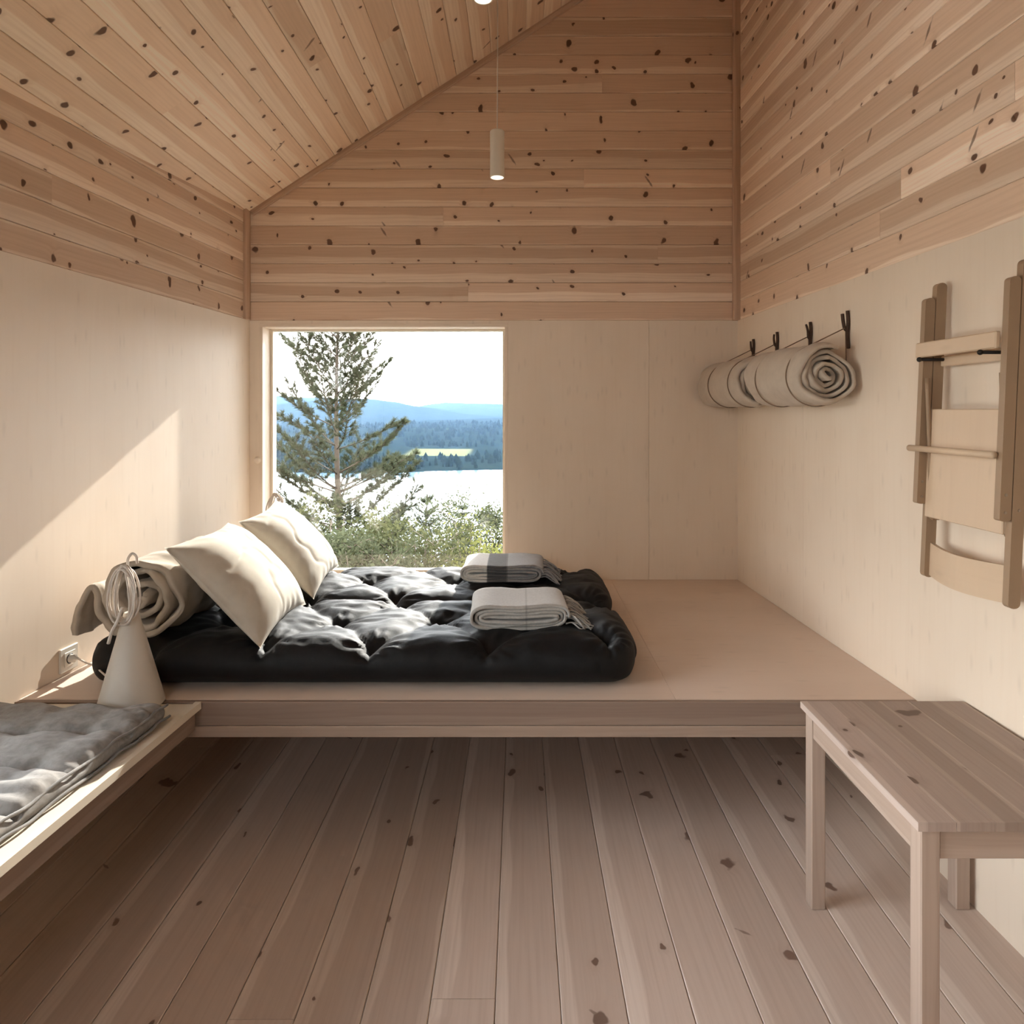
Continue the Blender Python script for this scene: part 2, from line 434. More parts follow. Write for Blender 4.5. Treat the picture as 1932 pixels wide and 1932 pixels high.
for r_ in range(6):
    z0, z1 = z, z+PITCH
    def near(a): # where the sloping eave crosses this height
        y = YB - (eave(YB) - a)/(.654*.08)
        return min(YB, max(YF, y))*sl
    cuts = {1: [.9], 2: [2.55], 4: [1.6]}.get(r_, [random.uniform(-1, 1.4)])
    ends = [near] + [q*sl for q in cuts] + [YB*sl]
    if near(z0) < YB*sl-.1:
        prev = near
        for e in ends[1:]:
            if (near(z0) if e == ends[-1] else max(near(z0), near(z1))) < e-.1 or not callable(prev):
                plank(wall_l, OL, LD, (0, 0, 1), LN, z0, min(z1, eave(YB)), prev, e, M['wall_pine'], gap=.0008)
                prev = e
    z = z1
def lpanel(y0, y1, z0=0, z1=PLY):
    V, F = lslab(y0, y1, z0, z1, -.02, .006)
    mk('panel', V, F, M['ply'], wall_l, L=(0, 0, 1))
for q in ((YF, SW0), (SW0, SW1, 0, SZ0), (SW0, SW1, SZ1, PLY), (SW1, YB)): lpanel(*q)
sw = empty('fill_window_side', (XL(1), 1, SZ0), 'unseen side window added to the low wall for fill light', 'window', kind='structure')
mk('pane', *lslab(SW0+.04, SW1-.04, SZ0+.04, SZ1-.04, -.103, -.097), M['glass'], sw)
for q in ((SW0, SW0+.04, SZ0, SZ1), (SW1-.04, SW1, SZ0, SZ1), (SW0+.04, SW1-.04, SZ0, SZ0+.04), (SW0+.04, SW1-.04, SZ1-.04, SZ1)): mk('frame', *lslab(*q, -.13, -.07), M['trim_pine'], sw, L=(0, 0, 1))

# right wall
RD = np.array((-.047, 1, 0)); sr = np.linalg.norm(RD); RD /= sr; RN = np.array((-RD[1], RD[0], 0))
OR = np.array((XR(0), 0, 0))
wall_r = mk('wall_right', *prism([OR+RD*(YF-.1)*sr+(0, 0, -.1), OR+RD*(YB+.1)*sr+(0, 0, -.1), OR+RD*(YB+.1)*sr+(0, 0, 5.2), OR+RD*(YF-.1)*sr+(0, 0, 5.2)], RN, -.2, -.025), M['shell'], L=(0, 0, 1), kind='structure', base=(1.6, 1, 0))
setp(wall_r, 'tall wall with pale plywood below and knotty boards above', 'wall')
z = PLY; r_ = 0
while z < 4.75:
    cuts = {1: [2.62], 3: [1.95], 4: [3.0], 8: [2.2]}.get(r_, [random.uniform(-.8, 3.2)])
    ends = [YF*sr] + [q*sr for q in sorted(cuts)] + [YB*sr]
    for e0, e1 in zip(ends[:-1], ends[1:]):
        plank(wall_r, OR, RD, (0, 0, 1), RN, z, z+PITCH, e0+.0005, e1-.0005, M['wall_pine'], gap=.0008)
    z += PITCH; r_ += 1
def rpanel(y0, y1):
    V, F = prism([OR+RD*y0*sr, OR+RD*y1*sr, OR+RD*y1*sr+(0, 0, PLY), OR+RD*y0*sr+(0, 0, PLY)], RN, -.02, .006)
    mk('panel', V, F, M['ply'], wall_r, L=(0, 0, 1))
for a, b in ((YF, 1.2), (1.2008, 3.245), (3.2458, YB)): rpanel(a, b)

# back wall with the window opening
WX0, WX1, WZ0, WZ1 = -1.55, -.088, .535, 2.047
def bbox(n, x0, x1, y0, y1, z0, z1, mat, par, b=.001, L=(0, 0, 1)): return mk(n, *cbox((x0, y0, z0), (x1, y1, z1), b), mat, par, L=L)
wall_b = mk('wall_back', *join([cbox((-2.1, YB+.02, -.1), (WX0-.02, YB+.2, 5.1)), cbox((WX1+.02, YB+.02, -.1), (1.6, YB+.2, 5.1)),
    cbox((WX0-.02, YB+.02, -.1), (WX1+.02, YB+.2, WZ0-.02)), cbox((WX0-.02, YB+.02, WZ1+.02), (WX1+.02, YB+.2, 5.1))]), M['shell'], L=(0, 0, 1), kind='structure', base=(0, YB, 0))
setp(wall_b, 'gable wall of knotty horizontal boards over plywood, around the picture window', 'wall')
z = PLY; r_ = 0
while z < 4.6:
    z1 = z+PITCH
    def left(a):
        return -1.633 if a <= 2.736 else -1.633+(a-2.736)/.654
    # the one row that the slope starts in is cut from its upper corner
    if z < 2.736 < z1: lf = lambda a: -1.633
    else: lf = left
    cuts = {1: [-.31], 3: [.83], 5: [-.46], 7: [.39], 12: [.5]}.get(r_, [])
    if r_ == 3: cuts = [.836]
    ends = [lf] + cuts + [1.323]
    if lf(z1) < 1.2:
        for e0, e1 in zip(ends[:-1], ends[1:]):
            if callable(e0) and e0(z1) > e1-.05: continue
            plank(wall_b, (0, YB, 0), (1, 0, 0), (0, 0, 1), (0, -1, 0), z, z1, e0, e1-.0005, M['wall_pine'], gap=.0009)
    z = z1; r_ += 1
for (x0, x1, z0, z1) in ((-1.66, WX0-.018, 0, PLY), (WX0-.018, WX1+.018, WZ1+.018, PLY), (WX0-.018, WX1+.018, 0, WZ0-.018), (WX1+.018, .7805, 0, PLY), (.7815, 1.34, 0, PLY)):
    bbox('panel', x0, x1, YB-.006, YB+.02, z0, z1, M['ply'], wall_b, .0008)

# corner battens
tr1 = mk('trim_1', *cbox((-1.70, YB-.075, PLY), (-1.622, YB-.004, 2.75), .003), M['trim_pine'], L=(0, 0, 1), kind='structure')
setp(tr1, 'square corner batten above the window where low wall meets gable', 'trim')
tr2 = mk('trim_2', *cbox((1.285, YB-.035, PLY), (1.335, YB, 4.7), .003), M['trim_pine'], L=(0, 0, 1), kind='structure')
setp(tr2, 'long upright corner batten between gable and tall wall', 'trim')
# sloping batten under the ceiling on the gable
q0 = np.array((-1.62, YB, CZ(-1.62))); q1 = np.array((1.3, YB, CZ(1.3))); nd = np.array((.547, 0, -.837))
tr3 = mk('trim_3', *prism([q0+nd*.0, q1+nd*.0, q1+nd*.03, q0+nd*.03], (0, -1, 0), 0, .022), M['trim_pine'], L=q1-q0, kind='structure')
setp(tr3, 'thin sloping batten where the board ceiling meets the gable', 'trim')

# ceiling: boards run front to back
SX = np.array((1, 0, .654)); sx_ = np.linalg.norm(SX); SX /= sx_
CN = np.array((SX[2], 0, -SX[0]))
OC = np.array((-1.633, 0, 2.736))
def cpt(x, y): return np.array((x, y, CZ(x)))
ceil = mk('ceiling', *prism([cpt(-2.3, YF-.1), cpt(1.9, YF-.1), cpt(1.9, YB+.1), cpt(-2.3, YB+.1)], -CN, .016, .2), M['shell'], L=(0, 1, 0), kind='structure', base=(0, 1, 2.7))
setp(ceil, 'sloping ceiling of pale knotty pine boards', 'ceiling')
a = -.5; k = 0
while a < 3.75:
    a1 = a+.125
    def far(q):   # the low wall cuts the first boards on a slant
        xx = -1.633 + q/sx_
        y = YB + (xx+1.633)/.08
        return min(YB, max(YF+.05, y))
    cuts = {5: [2.9], 8: [2.0], 10: [3.2], 13: [3.35]}.get(k, [random.uniform(-1.2, 3.3)])
    ends = [YF] + cuts + [far]
    if far(a1) > YF+.2:
        prev = YF
        for e in ends[1:]:
            lim = far(a)
            if not callable(e):
                if e > lim-.2: continue
            plank(ceil, OC, (0, 1, 0), SX, CN, a, a1, prev, e, M['ceil_pine'], gap=.0009)
            prev = e
    a = a1; k += 1

# front wall behind the camera, darkened to cut its bounce light, with a plain boarded door
M['dark_absorb'] = m_pine('light-absorbing dark pine', (.09, .065, .05), (.12, .09, .07), (.06, .042, .03), pitch=.14, kden=.4)  # tone chosen so the wall behind the camera reflects little light
KX0, KX1, KZ0, KZ1 = -1.75, -.4, 1.85, 2.58
wall_f = mk('wall_front', *join([cbox((-2.4, YF-.2, -.1), (1.9, YF, KZ0)), cbox((-2.4, YF-.2, KZ1), (1.9, YF, 5.1)), cbox((-2.4, YF-.2, KZ0), (KX0, YF, KZ1)), cbox((KX1, YF-.2, KZ0), (1.9, YF, KZ1))]), M['dark_absorb'], L=(1, 0, 0), kind='structure', base=(0, YF, 0))
setp(wall_f, 'unseen wall behind the viewer, darkened to cut bounce light', 'wall')
cw = empty('fill_window_high', (-1.07, YF, KZ0), 'unseen high window added behind the viewer for fill light', 'window', kind='structure')  # added opening out of view, lets sky light in from behind
bbox('pane', KX0+.04, KX1-.04, YF-.103, YF-.097, KZ0+.04, KZ1-.04, M['glass'], cw)
for q in ((KX0, KX0+.04, KZ0, KZ1), (KX1-.04, KX1, KZ0, KZ1), (KX0+.04, KX1-.04, KZ0, KZ0+.04), (KX0+.04, KX1-.04, KZ1-.04, KZ1)): bbox('frame', q[0], q[1], YF-.13, YF-.07, q[2], q[3], M['dark_absorb'], cw)
dr = empty('door_1', (0, YF, 0), 'dark boarded door behind the viewer', 'door', kind='structure')
for i in range(6): bbox('board', -.45+i*.15, -.451+(i+1)*.15, YF, YF+.03, .01, 2.03, M['dark_absorb'], dr)

# ------------------------------------------------------------------ window
win = empty('window_1', ((WX0+WX1)/2, YB+.1, WZ0), 'square picture window in the gable looking over a lake', 'window', kind='structure')
JY0, JY1 = YB-.0065, YB+.21
bbox('jamb', WX0-.018, WX0, JY0, JY1, WZ0, WZ1, M['ply'], win)
bbox('jamb', WX1, WX1+.018, JY0, JY1, WZ0, WZ1, M['ply'], win)
bbox('head', WX0-.018, WX1+.018, JY0, JY1, WZ1, WZ1+.018, M['ply'], win, L=(1, 0, 0))
bbox('sill', WX0-.018, WX1+.018, JY0, JY1, WZ0-.018, WZ0, M['ply'], win, L=(1, 0, 0))
fw = .016
bbox('frame', WX0, WX0+fw, YB+.12, YB+.18, WZ0, WZ1, M['bench'], win)
bbox('frame', WX1-fw, WX1, YB+.12, YB+.18, WZ0, WZ1, M['bench'], win)
bbox('frame', WX0+fw, WX1-fw, YB+.12, YB+.18, WZ1-fw*.6, WZ1, M['bench'], win)
bbox('frame', WX0+fw, WX1-fw, YB+.12, YB+.18, WZ0, WZ0+fw, M['bench'], win)
bbox('pane', WX0+fw, WX1-fw, YB+.147, YB+.153, WZ0+fw, WZ1-fw*.6, M['glass'], win, .0005)

# ------------------------------------------------------------------ platform
pf = empty('sleeping_platform', (0, 3.2, .40), 'wide built-in plywood sleeping platform under the picture window', 'platform')
PY = 2.367
def deck_fn(lo_y):
    pass
def quadprism(x0f, x1f, y0, y1, z0, z1): 
    return prism([(x0f(y0), y0, 0), (x1f(y0), y0, 0), (x1f(y1), y1, 0), (x0f(y1), y1, 0)], (0, 0, 1), z0, z1)
xl = lambda y: XL(y)+.008; xr = lambda y: XR(y)-.008; cx = lambda y: .55
mk('deck_panel', *quadprism(xl, lambda y: .5495, PY+.022, YB-.008, DECK-.022, DECK), M['deck'], pf, L=(1, 0, 0))
mk('deck_panel', *quadprism(lambda y: .5505, xr, PY+.022, YB-.008, DECK-.022, DECK), M['deck'], pf, L=(1, 0, 0))
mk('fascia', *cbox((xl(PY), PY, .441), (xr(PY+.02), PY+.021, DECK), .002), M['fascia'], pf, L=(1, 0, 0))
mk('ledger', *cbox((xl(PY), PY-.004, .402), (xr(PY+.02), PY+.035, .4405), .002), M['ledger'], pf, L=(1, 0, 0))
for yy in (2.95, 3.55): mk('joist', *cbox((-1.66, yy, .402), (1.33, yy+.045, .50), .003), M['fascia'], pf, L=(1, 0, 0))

# ------------------------------------------------------------------ bench along the low wall
def XB(y): return -1.112 - .0527*(2.345-y)
bn = empty('wall_bench', (-1.5, 1.2, .43), 'pale built-in bench along the sunlit low wall', 'bench')
BY0, BY1 = -.6, PY-.006
mk('seat_board', *quadprism(xl, lambda y: XB(y)-.018, BY0, BY1, .495, .519), M['bench'], bn, L=(0, 1, 0))
mk('lip', *quadprism(lambda y: XB(y)-.016, lambda y: XB(y)+.004, BY0, BY1+.0, .503, .528), M['bench'], bn, L=(0, 1, 0))
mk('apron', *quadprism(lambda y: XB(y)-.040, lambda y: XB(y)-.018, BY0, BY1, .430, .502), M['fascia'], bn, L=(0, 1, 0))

# ------------------------------------------------------------------ soft goods
def rbox(L, W, T, r, step):
    """rounded-box surface grid, centred in plan, base at z=0"""
    h = np.array((L/2, W/2, T/2)); n = [max(2, int(round(2*q/step))) for q in h]
    n[2] = max(6, n[2])
    V = []; F = []; o = 0
    for a in range(3):
        p, q = (a+1) % 3, (a+2) % 3
        P, Q = np.meshgrid(np.linspace(-1, 1, n[p]+1), np.linspace(-1, 1, n[q]+1), indexing='ij')
        for s in (-1, 1):
            G = np.zeros(P.shape+(3,)); G[..., a] = s; G[..., p] = P; G[..., q] = Q
            V.append(G.reshape(-1, 3)); nq = n[q]+1
            i = np.arange(n[p])[:, None]*nq + np.arange(n[q])[None]; i = i.ravel()+o
            f = np.stack([i, i+nq, i+nq+1, i+1], 1); F.append(f if s > 0 else f[:, ::-1]); o += G.size//3
    V = np.vstack(V)*h; F = np.vstack(F)
    _, first, inv = np.unique(np.round(V, 5), axis=0, return_index=True, return_inverse=True)
    V = V[first]; F = inv.ravel()[F]
    inner = h-np.array(r); c = np.clip(V, -inner, inner); d = (V-c)/np.array(r)
    ln = np.linalg.norm(d, axis=1); ln[ln == 0] = 1
    V = c + d/np.maximum(ln, 1e-9)[:, None]*np.array(r)
    V[:, 2] += T/2
    return V, F

def futon(name, x0, x1, y0, y1, z0, T, seed, label, mat, group, off=0.0):
    L, W = x1-x0, y1-y0
    V, F = rbox(L, W, T, (T*.62, T*.62, T*.48), .0115)
    x, y, z = V.T; N = np.stack([x, y, np.full_like(x, seed)], 1)
    wx = x + .03*vnoise(N*5, seed); wy = y + .025*vnoise(N*5, seed+9)
    rng = np.random.default_rng(seed)
    # tufts in a staggered grid, creases run between neighbours
    sp, rows = .43, (-W/2+.07, 0.0, W/2-.07); tf = []
    for r_, yy in enumerate(rows):
        k = -L/2 + (.16 if r_ % 2 == 0 else .16+sp/2) + off
        while k < L/2-.06:
            tf.append((k+rng.normal(0, .015), yy+rng.normal(0, .012), r_)); k += sp
    seg = []
    for i, p in enumerate(tf):
        for q in tf[i+1:]:
            if abs(p[2]-q[2]) == 1 and abs(p[0]-q[0]) < sp*.75: seg.append((p, q))
        if p[2] != 1: seg.append((p, (p[0]+rng.normal(0, .01), p[1]+math.copysign(.12, p[1]), p[2])))
    dt = np.full(len(x), 9.); ang = np.zeros(len(x))
    for (tx_, ty_, _) in tf:
        d = np.hypot(wx-tx_, wy-ty_); m_ = d < dt; dt[m_] = d[m_]; ang[m_] = np.arctan2(wy-ty_, wx-tx_)[m_]
    ds = np.full(len(x), 9.)
    for p, q in seg:
        ax_, ay_ = q[0]-p[0], q[1]-p[1]; t_ = np.clip(((wx-p[0])*ax_+(wy-p[1])*ay_)/(ax_*ax_+ay_*ay_), 0, 1)
        ds = np.minimum(ds, np.hypot(wx-p[0]-t_*ax_, wy-p[1]-t_*ay_))
    near = np.exp(-dt/.13)
    puff = 1-np.exp(-(ds/.075)**1.2)
    pinch = np.exp(-(dt/.042)**1.15)
    crease = np.exp(-ds/.011)*(.15+near)
    rad = np.sin(ang*11+seed+5*vnoise(N*8, seed+3))*np.exp(-((dt-.07)/.05)**2)
    wr = 1-np.abs(fbm(np.stack([x*7, y*13, N[:, 2]], 1), seed+12))
    wt = sstep(z/T, .35, .95)
    z2 = z + wt*(.020*(puff-.6) - .040*pinch - .016*crease + .0045*rad + .009*(wr-.6) + .009*vnoise(N*2.2, seed+6))
    mid = np.sin(math.pi*np.clip(z/T, 0, 1))
    push = mid*(.014*puff + .006*fbm(np.stack([x*6, y*6, z*10], 1), seed+7))
    x2 = x + np.sign(x)*sstep(np.abs(x), L/2-.09, L/2-.03)*push*1.2
    y2 = y + np.sign(y)*sstep(np.abs(y), W/2-.09, W/2-.03)*push*.8
    cxn = np.maximum(np.abs(x2)-(L/2-.16), 0)/.16; cyn = np.maximum(np.abs(y2)-(W/2-.16), 0)/.16
    rr = np.hypot(cxn, cyn); k = np.where((rr > 1), 1/np.maximum(rr, 1e-6), 1)*.55 + .45
    x2 = np.sign(x2)*np.where(cxn*cyn > 0, (L/2-.16)+cxn*k*.16, np.abs(x2)); y2 = np.sign(y2)*np.where(cxn*cyn > 0, (W/2-.16)+cyn*k*.16, np.abs(y2))
    V = np.stack([x2+(x0+x1)/2, y2+(y0+y1)/2, np.maximum(z2, 0)+z0], 1)
    return mk(name, V, F, mat, smooth=True, recalc=False, label=label, cat='mattress', group=group)

FT = .168
futon('futon_mattress', -1.60, .435, 2.462, 3.10, DECK+.001, FT, 3, 'black tufted futon mattress nearer the platform edge, carrying the plain blanket', M['black_fabric'], 'black futons on the platform', .06)
futon('futon_mattress', -1.58, .435, 3.115, 3.765, DECK+.001, FT, 11, 'black tufted futon mattress by the window, carrying the striped blanket', M['black_fabric'], 'black futons on the platform')

# bench pad
def bench_pad():
    Lp, T = 2.5, .06; y_far = 2.24
    def edge(y): return -1.165 - .085*(2.16-y)
    Wd = .60
    V, F = rbox(Lp, Wd, T, (.028, .028, .028), .0095)
    l, wv, z = V.T; l = l+Lp/2; wv = wv+Wd/2      # l from the far end, wv from the open edge
    N = np.stack([l, wv, np.zeros_like(l)], 1)
    px, py = .20, .19
    wl_ = l+.02*vnoise(N*6, 21)+.10*(wv-.3)*0; ww = wv+.02*vnoise(N*6, 22)
    cu = wl_/px; cv = ww/py+.3
    fx = np.abs(cu-np.round(cu))*px; fy = np.abs(cv-np.round(cv))*py
    d = np.hypot(fx, fy); ang = np.arctan2(fy, fx)
    puff = (np.abs(np.sin(math.pi*cu)))**.6*(.6+.4*np.abs(np.sin(math.pi*cv)))
    pinch = np.exp(-(d/.028)**1.2)
    line = np.exp(-fx/.010)
    ed = np.minimum(wv, np.minimum(l, 9))
    gather = np.sin(l*95+6*vnoise(N*7, 25)+wv*14)*np.exp(-wv/.075)
    rid = 1-np.abs(fbm(np.stack([l*16+wv*3, wv*5, N[:, 2]], 1), 27))
    wt = sstep(z/T, .45, .95)
    z2 = z + wt*(.022*(puff-.3) - .018*pinch - .010*line + .0045*gather + .011*(rid-.6) - .016*np.exp(-wv/.03))
    V = np.stack([edge(y_far-l)-wv, y_far-l, np.maximum(z2, 0)+.5205], 1)
    o = mk('bench_mattress', V, F, M['grey_fabric'], smooth=True, recalc=False, label='thin grey quilted mattress with piped edge on the wall bench', cat='mattress')
    # piping along the open edge, two rows
    for zz, off in ((.049, -.004), (.012, .004)):
        ls = np.linspace(.0, 2.45, 220)
        P = np.stack([edge(y_far-ls)+off+.0025*np.sin(ls*60+3*np.sin(ls*7)), y_far-ls, .5205+zz+.004*np.sin(ls*31.4)], 1)
        mk('piping', *tube(P, .0042, 6), M['grey_piping'], o, smooth=True)
    return o
bench_pad()

# pillows
def pillow(name, c, ex, ey, ez, a, b, T, seed, label):
    n = 70; s = np.linspace(-1, 1, n); U, Vv = np.meshgrid(s, s, indexing='ij')
    ear = 1 - .10*(1-U**2)*(np.abs(Vv)**4) ; ear2 = 1 - .10*(1-Vv**2)*(np.abs(U)**4)
    X = U*a*ear2; Y = Vv*b*ear
    th = T*((1-np.abs(U)**2.6)*(1-np.abs(Vv)**2.6))**.55
    N = np.stack([X, Y, np.full_like(X, seed*.37)], -1)
    edge = np.maximum(np.abs(U), np.abs(Vv))
    rp_ = fbm(N*6, seed)*.0035
    rad = np.sin(np.arctan2(Vv, U)*22+3*vnoise(N*8, seed+2))*.005*np.exp(-((edge-.9)/.12)**2)
    fold = -.006*np.exp(-(np.abs(fbm(N*4, seed+7))/.08)**1.3)
    env = (1-edge**6)
    top = th + env*(rp_+fold+rad) ; bot = -th*.5 + env*(fbm(N*8, seed+4)*.006)
    c, ex, ey, ez = (np.array(q, float) for q in (c, ex, ey, ez))
    sag = -.05*a*(1-(U**2))*0
    def w3(Z): return c + X[..., None]*ex + Y[..., None]*ey + (Z+sag)[..., None]*ez
    A = w3(top).reshape(-1, 3); B = w3(bot).reshape(-1, 3)
    idx = np.arange(n*n).reshape(n, n)
    f = np.stack([idx[:-1, :-1], idx[1:, :-1], idx[1:, 1:], idx[:-1, 1:]], -1).reshape(-1, 4)
    F = f.tolist() + (f[:, ::-1]+n*n).tolist()
    rim = list(idx[:, 0]) + list(idx[-1, 1:]) + list(idx[::-1, -1][1:]) + list(idx[0, ::-1][1:-1])
    for i in range(len(rim)):
        p, q = rim[i], rim[(i+1) % len(rim)]; F.append([p, q, q+n*n, p+n*n][::-1])
    o = mk(name, np.vstack([A, B]), F, M['linen'], smooth=True, label=label, cat='pillow', group='linen pillows on the futons')
    return o
def nrm(v): v = np.array(v, float); return v/np.linalg.norm(v)
def pillow_pose(p_bf, p_bb, p_tf, p_tb):
    p = [np.array(q, float) for q in (p_bf, p_bb, p_tf, p_tb)]
    c = sum(p)/4; ey = nrm((p[1]-p[0])+(p[3]-p[2])); ex = (p[2]+p[3]-p[0]-p[1]); ex = nrm(ex-ey*np.dot(ex, ey)); ez = np.cross(ex, ey)
    return c, ex, ey, (ez if ez[2] > 0 else -ez)
c, ex, ey, ez = pillow_pose((-.965, 2.49, .69), (-.99, 3.04, .69), (-1.28, 2.50, 1.02), (-1.29, 3.06, 1.01))
pillow('pillow', c, ex, ey, ez, .255, .295, .115, 4, 'pale linen pillow leaning on the beige duvet roll, nearer the cone lamp')
c, ex, ey, ez = pillow_pose((-.965, 3.15, .695), (-1.02, 3.70, .695), (-1.285, 3.15, 1.00), (-1.30, 3.70, 1.045))
pillow('pillow', c, ex, ey, ez, .25, .29, .105, 17, 'pale linen pillow propped up right beside the picture window')

# sheets swept along an axis (rolls, folded blankets)
def sheet(path, th, o, ea, eb, ec, d0, d1, m, seed, amp, endamp, taper=None, seal=.25, freq=(9, 22, 7)):
    """closed cloth strip: 2-D path in plane (ea, eb), swept along ec"""
    P = np.array(path, float); n = len(P)
    T = np.gradient(P, axis=0); T /= np.linalg.norm(T, axis=1)[:, None]+1e-12
    Nn = np.stack([-T[:, 1], T[:, 0]], 1)
    out = P + Nn*th/2; inn = P - Nn*th/2
    ring = np.vstack([out, inn[::-1]]); k = len(ring)
    arc = np.concatenate([[0], np.cumsum(np.linalg.norm(np.diff(P, axis=0), axis=1))]); arc = np.concatenate([arc, arc[::-1]])
    o, ea, eb, ec = (np.array(q, float) for q in (o, ea, eb, ec))
    ds = np.linspace(0, 1, m); V = []; UV = []
    nr = np.vstack([Nn, Nn[::-1]])
    for i, t_ in enumerate(ds):
        q = np.stack([arc*1.0, np.full(k, t_*(d1-d0)), np.full(k, seed*.7)], 1)
        dis = amp*fbm(np.stack([q[:, 0]*freq[0], q[:, 1]*freq[1]*.4, q[:, 2]], 1), seed)
        r2 = ring + nr*dis[:, None]
        if taper is not None: r2 = taper(r2, t_)
        ends = endamp*fbm(np.stack([arc*freq[2], np.full(k, 3.1), np.full(k, seed)], 1), seed+3)
        dd = d0 + t_*(d1-d0) + ends*(1 if t_ > .5 else -1)*abs(2*t_-1)**3
        V.append(o + r2[:, :1]*ea + r2[:, 1:]*eb + dd[:, None]*ec)
        UV.append(np.stack([arc, np.full(k, t_*(d1-d0))], 1))
    V = np.vstack(V); UV = np.vstack(UV); F = []
    for i in range(m-1):
        a = i*k+np.arange(k); b = i*k+(np.arange(k)+1) % k
        F += np.stack([a, b, b+k, a+k], 1).tolist()
    half = n
    for i in range(n-1):
        F.append([i, 2*n-1-i, 2*n-2-i, i+1]); e = (m-1)*k
        F.append([e+i, e+i+1, e+2*n-2-i, e+2*n-1-i])
    return V, F, UV

def stadium_spiral(Lx, Hh, pitch, turns, n=64):
    """flattened spiral: outer size Lx x Hh"""
    pts = []
    for i in range(int(turns*n)+1):
        t_ = i/n; off = pitch*t_
        a = Lx/2-off*1.15; h = Hh/2-off
        if h < pitch*.4: break
        ph = 2*math.pi*(t_ % 1)
        c, s = math.cos(ph), math.sin(ph)
        e = .34
        x_ = (a-h)*math.copysign(abs(c)**e, c) + h*c; y_ = h*math.copysign(abs(s)**.75, s)
        pts.append((x_, y_))
    P = np.array(pts); 
    return P

# folded blankets
def stripe_mat(name, bands, base):
    t = NT(name); u, v = t.uv()
    tcn = t.t.nodes.new('ShaderNodeTexCoord')
    a = t.noise(tcn.outputs['Object'], 120., 4.0, .7); b2 = t.noise(tcn.outputs['Object'], 30., 3.0)
    col = base
    ox = t.n('ShaderNodeSeparateXYZ', Vector=tcn.outputs['Object']).outputs[0]
    for (lo, hi, c) in bands:
        msk = t.mul(t.step(ox, lo-.004, lo+.004), t.sub(1.0, t.step(ox, hi-.004, hi+.004)))
        col = t.mix(msk, col, c)
    col = t.mix(t.mul(t.step(a, .35, .7), .35), col, t.mix(1.0, col, (.62, .6, .58), 'MULTIPLY'))
    return t.bsdf(col, .95, .05, bump=t.add(a, b2), bstr=.5, bdist=.004, Sheen_Weight=.3, Sheen_Roughness=.5)
M['blanket_a'] = stripe_mat('grey wool', [(.028, .034, (.33, .315, .29))], (.47, .45, .42))
M['blanket_b'] = stripe_mat('striped wool', [(-.30, -.075, (.80, .79, .76)), (-.075, .022, (.14, .14, .145)), (.022, .027, (.1, .1, .1)), (.027, .3, (.36, .36, .37))], (.5, .5, .49))
def blanket(c, Lx, Hh, Dy, rotz, seed, mat, label, fr_len):
    P = stadium_spiral(Lx, Hh, .0125, 4.2)
    P[:, 1] += Hh/2
    ca, sa = math.cos(rotz), math.sin(rotz)
    V, F, UV = sheet(P, .0105, c, (ca, sa, 0), (0, 0, 1), (-sa, ca, 0), -Dy/2, Dy/2, 14, seed, .0035, .008, freq=(14, 18, 9))
    # gentle sag between the folds
    rel = (V-np.array(c)) @ np.array((ca, sa, 0))
    V[:, 2] += -.006*np.cos(rel/Lx*math.pi*1.6)*(V[:, 2]-c[2])/Hh
    o = mk('folded_blanket', V, F, mat, smooth=True, uv=UV, label=label, cat='blanket', group='folded blankets on the futons', base=c)
    # fringe at the loose end
    rng = np.random.default_rng(seed); ps = []
    for i in range(46):
        y_ = -Dy/2*.98+Dy*.96*i/45; h0 = rng.uniform(.012, .05)
        x0 = Lx/2-.012; l = fr_len*rng.uniform(.7, 1.1)
        pts = [(x0, y_, h0+.01), (x0+l*.35, y_+rng.normal(0, .006), h0+.012), (x0+l*.75, y_+rng.normal(0, .012)-.01, max(.008, h0-.012)), (x0+l, y_+rng.normal(0, .016)-.018, rng.uniform(.003, .012))]
        pts = [np.array(c)+np.array((ca*p[0]-sa*p[1], sa*p[0]+ca*p[1], p[2])) for p in pts]
        ps.append(tube(smooth_path(pts, 4), .0032, 5))
    fr = mk('fringe', *join(ps), mat, o, smooth=True, kind='stuff')
    return o
blanket((-.004, 2.78, .683), .385, .098, .285, .04, 31, M['blanket_a'], 'plain grey folded blanket with fringe, on the nearer black futon', .10)
blanket((-.085, 3.50, .690), .41, .085, .30, -.03, 33, M['blanket_b'], 'white and dark striped folded blanket with fringe, on the futon by the window', .10)

# duvet roll at the head of the nearer futon
def spiral(r0, r1, turns, n=52, ecc=1.0, seed=0):
    N = int(turns*n); t_ = np.linspace(0, 1, N+1); th = 2*math.pi*turns*t_
    r = r1 + (r0-r1)*t_
    r = r*(1+(.015+.06*t_)*np.sin(2*th+seed)+.06*np.sin(3*th+seed*2.1)*t_+.03*np.sin(7*th*1.03+seed)*t_)
    return np.stack([r*np.cos(th), r*np.sin(th)*ecc], 1)
P = spiral(.02, .160, 3.6, seed=2.0)
start = 3.55
ang = 3.5
R = np.array(((math.cos(ang), -math.sin(ang)), (math.sin(ang), math.cos(ang))))
P = P @ R.T
tail = np.array([(-.255, -.150), (-.25, -.10), (-.225, -.03), (-.19, .03)])
tl = smooth_path(np.vstack([tail, P[:1]*np.array((1.0, 1.0))]), 8)[:-1]
P = np.vstack([tl, P])
V, F, UV = sheet(P, .021, (-1.430, 2.555, .838), (1, 0, 0), (0, 0, 1), (.06, 1, 0), 0, .50, 40, 41, .013, .03, freq=(9, 34, 9))
dz = np.minimum(V[:, 2]-.655, 0); V[:, 2] -= dz*.75
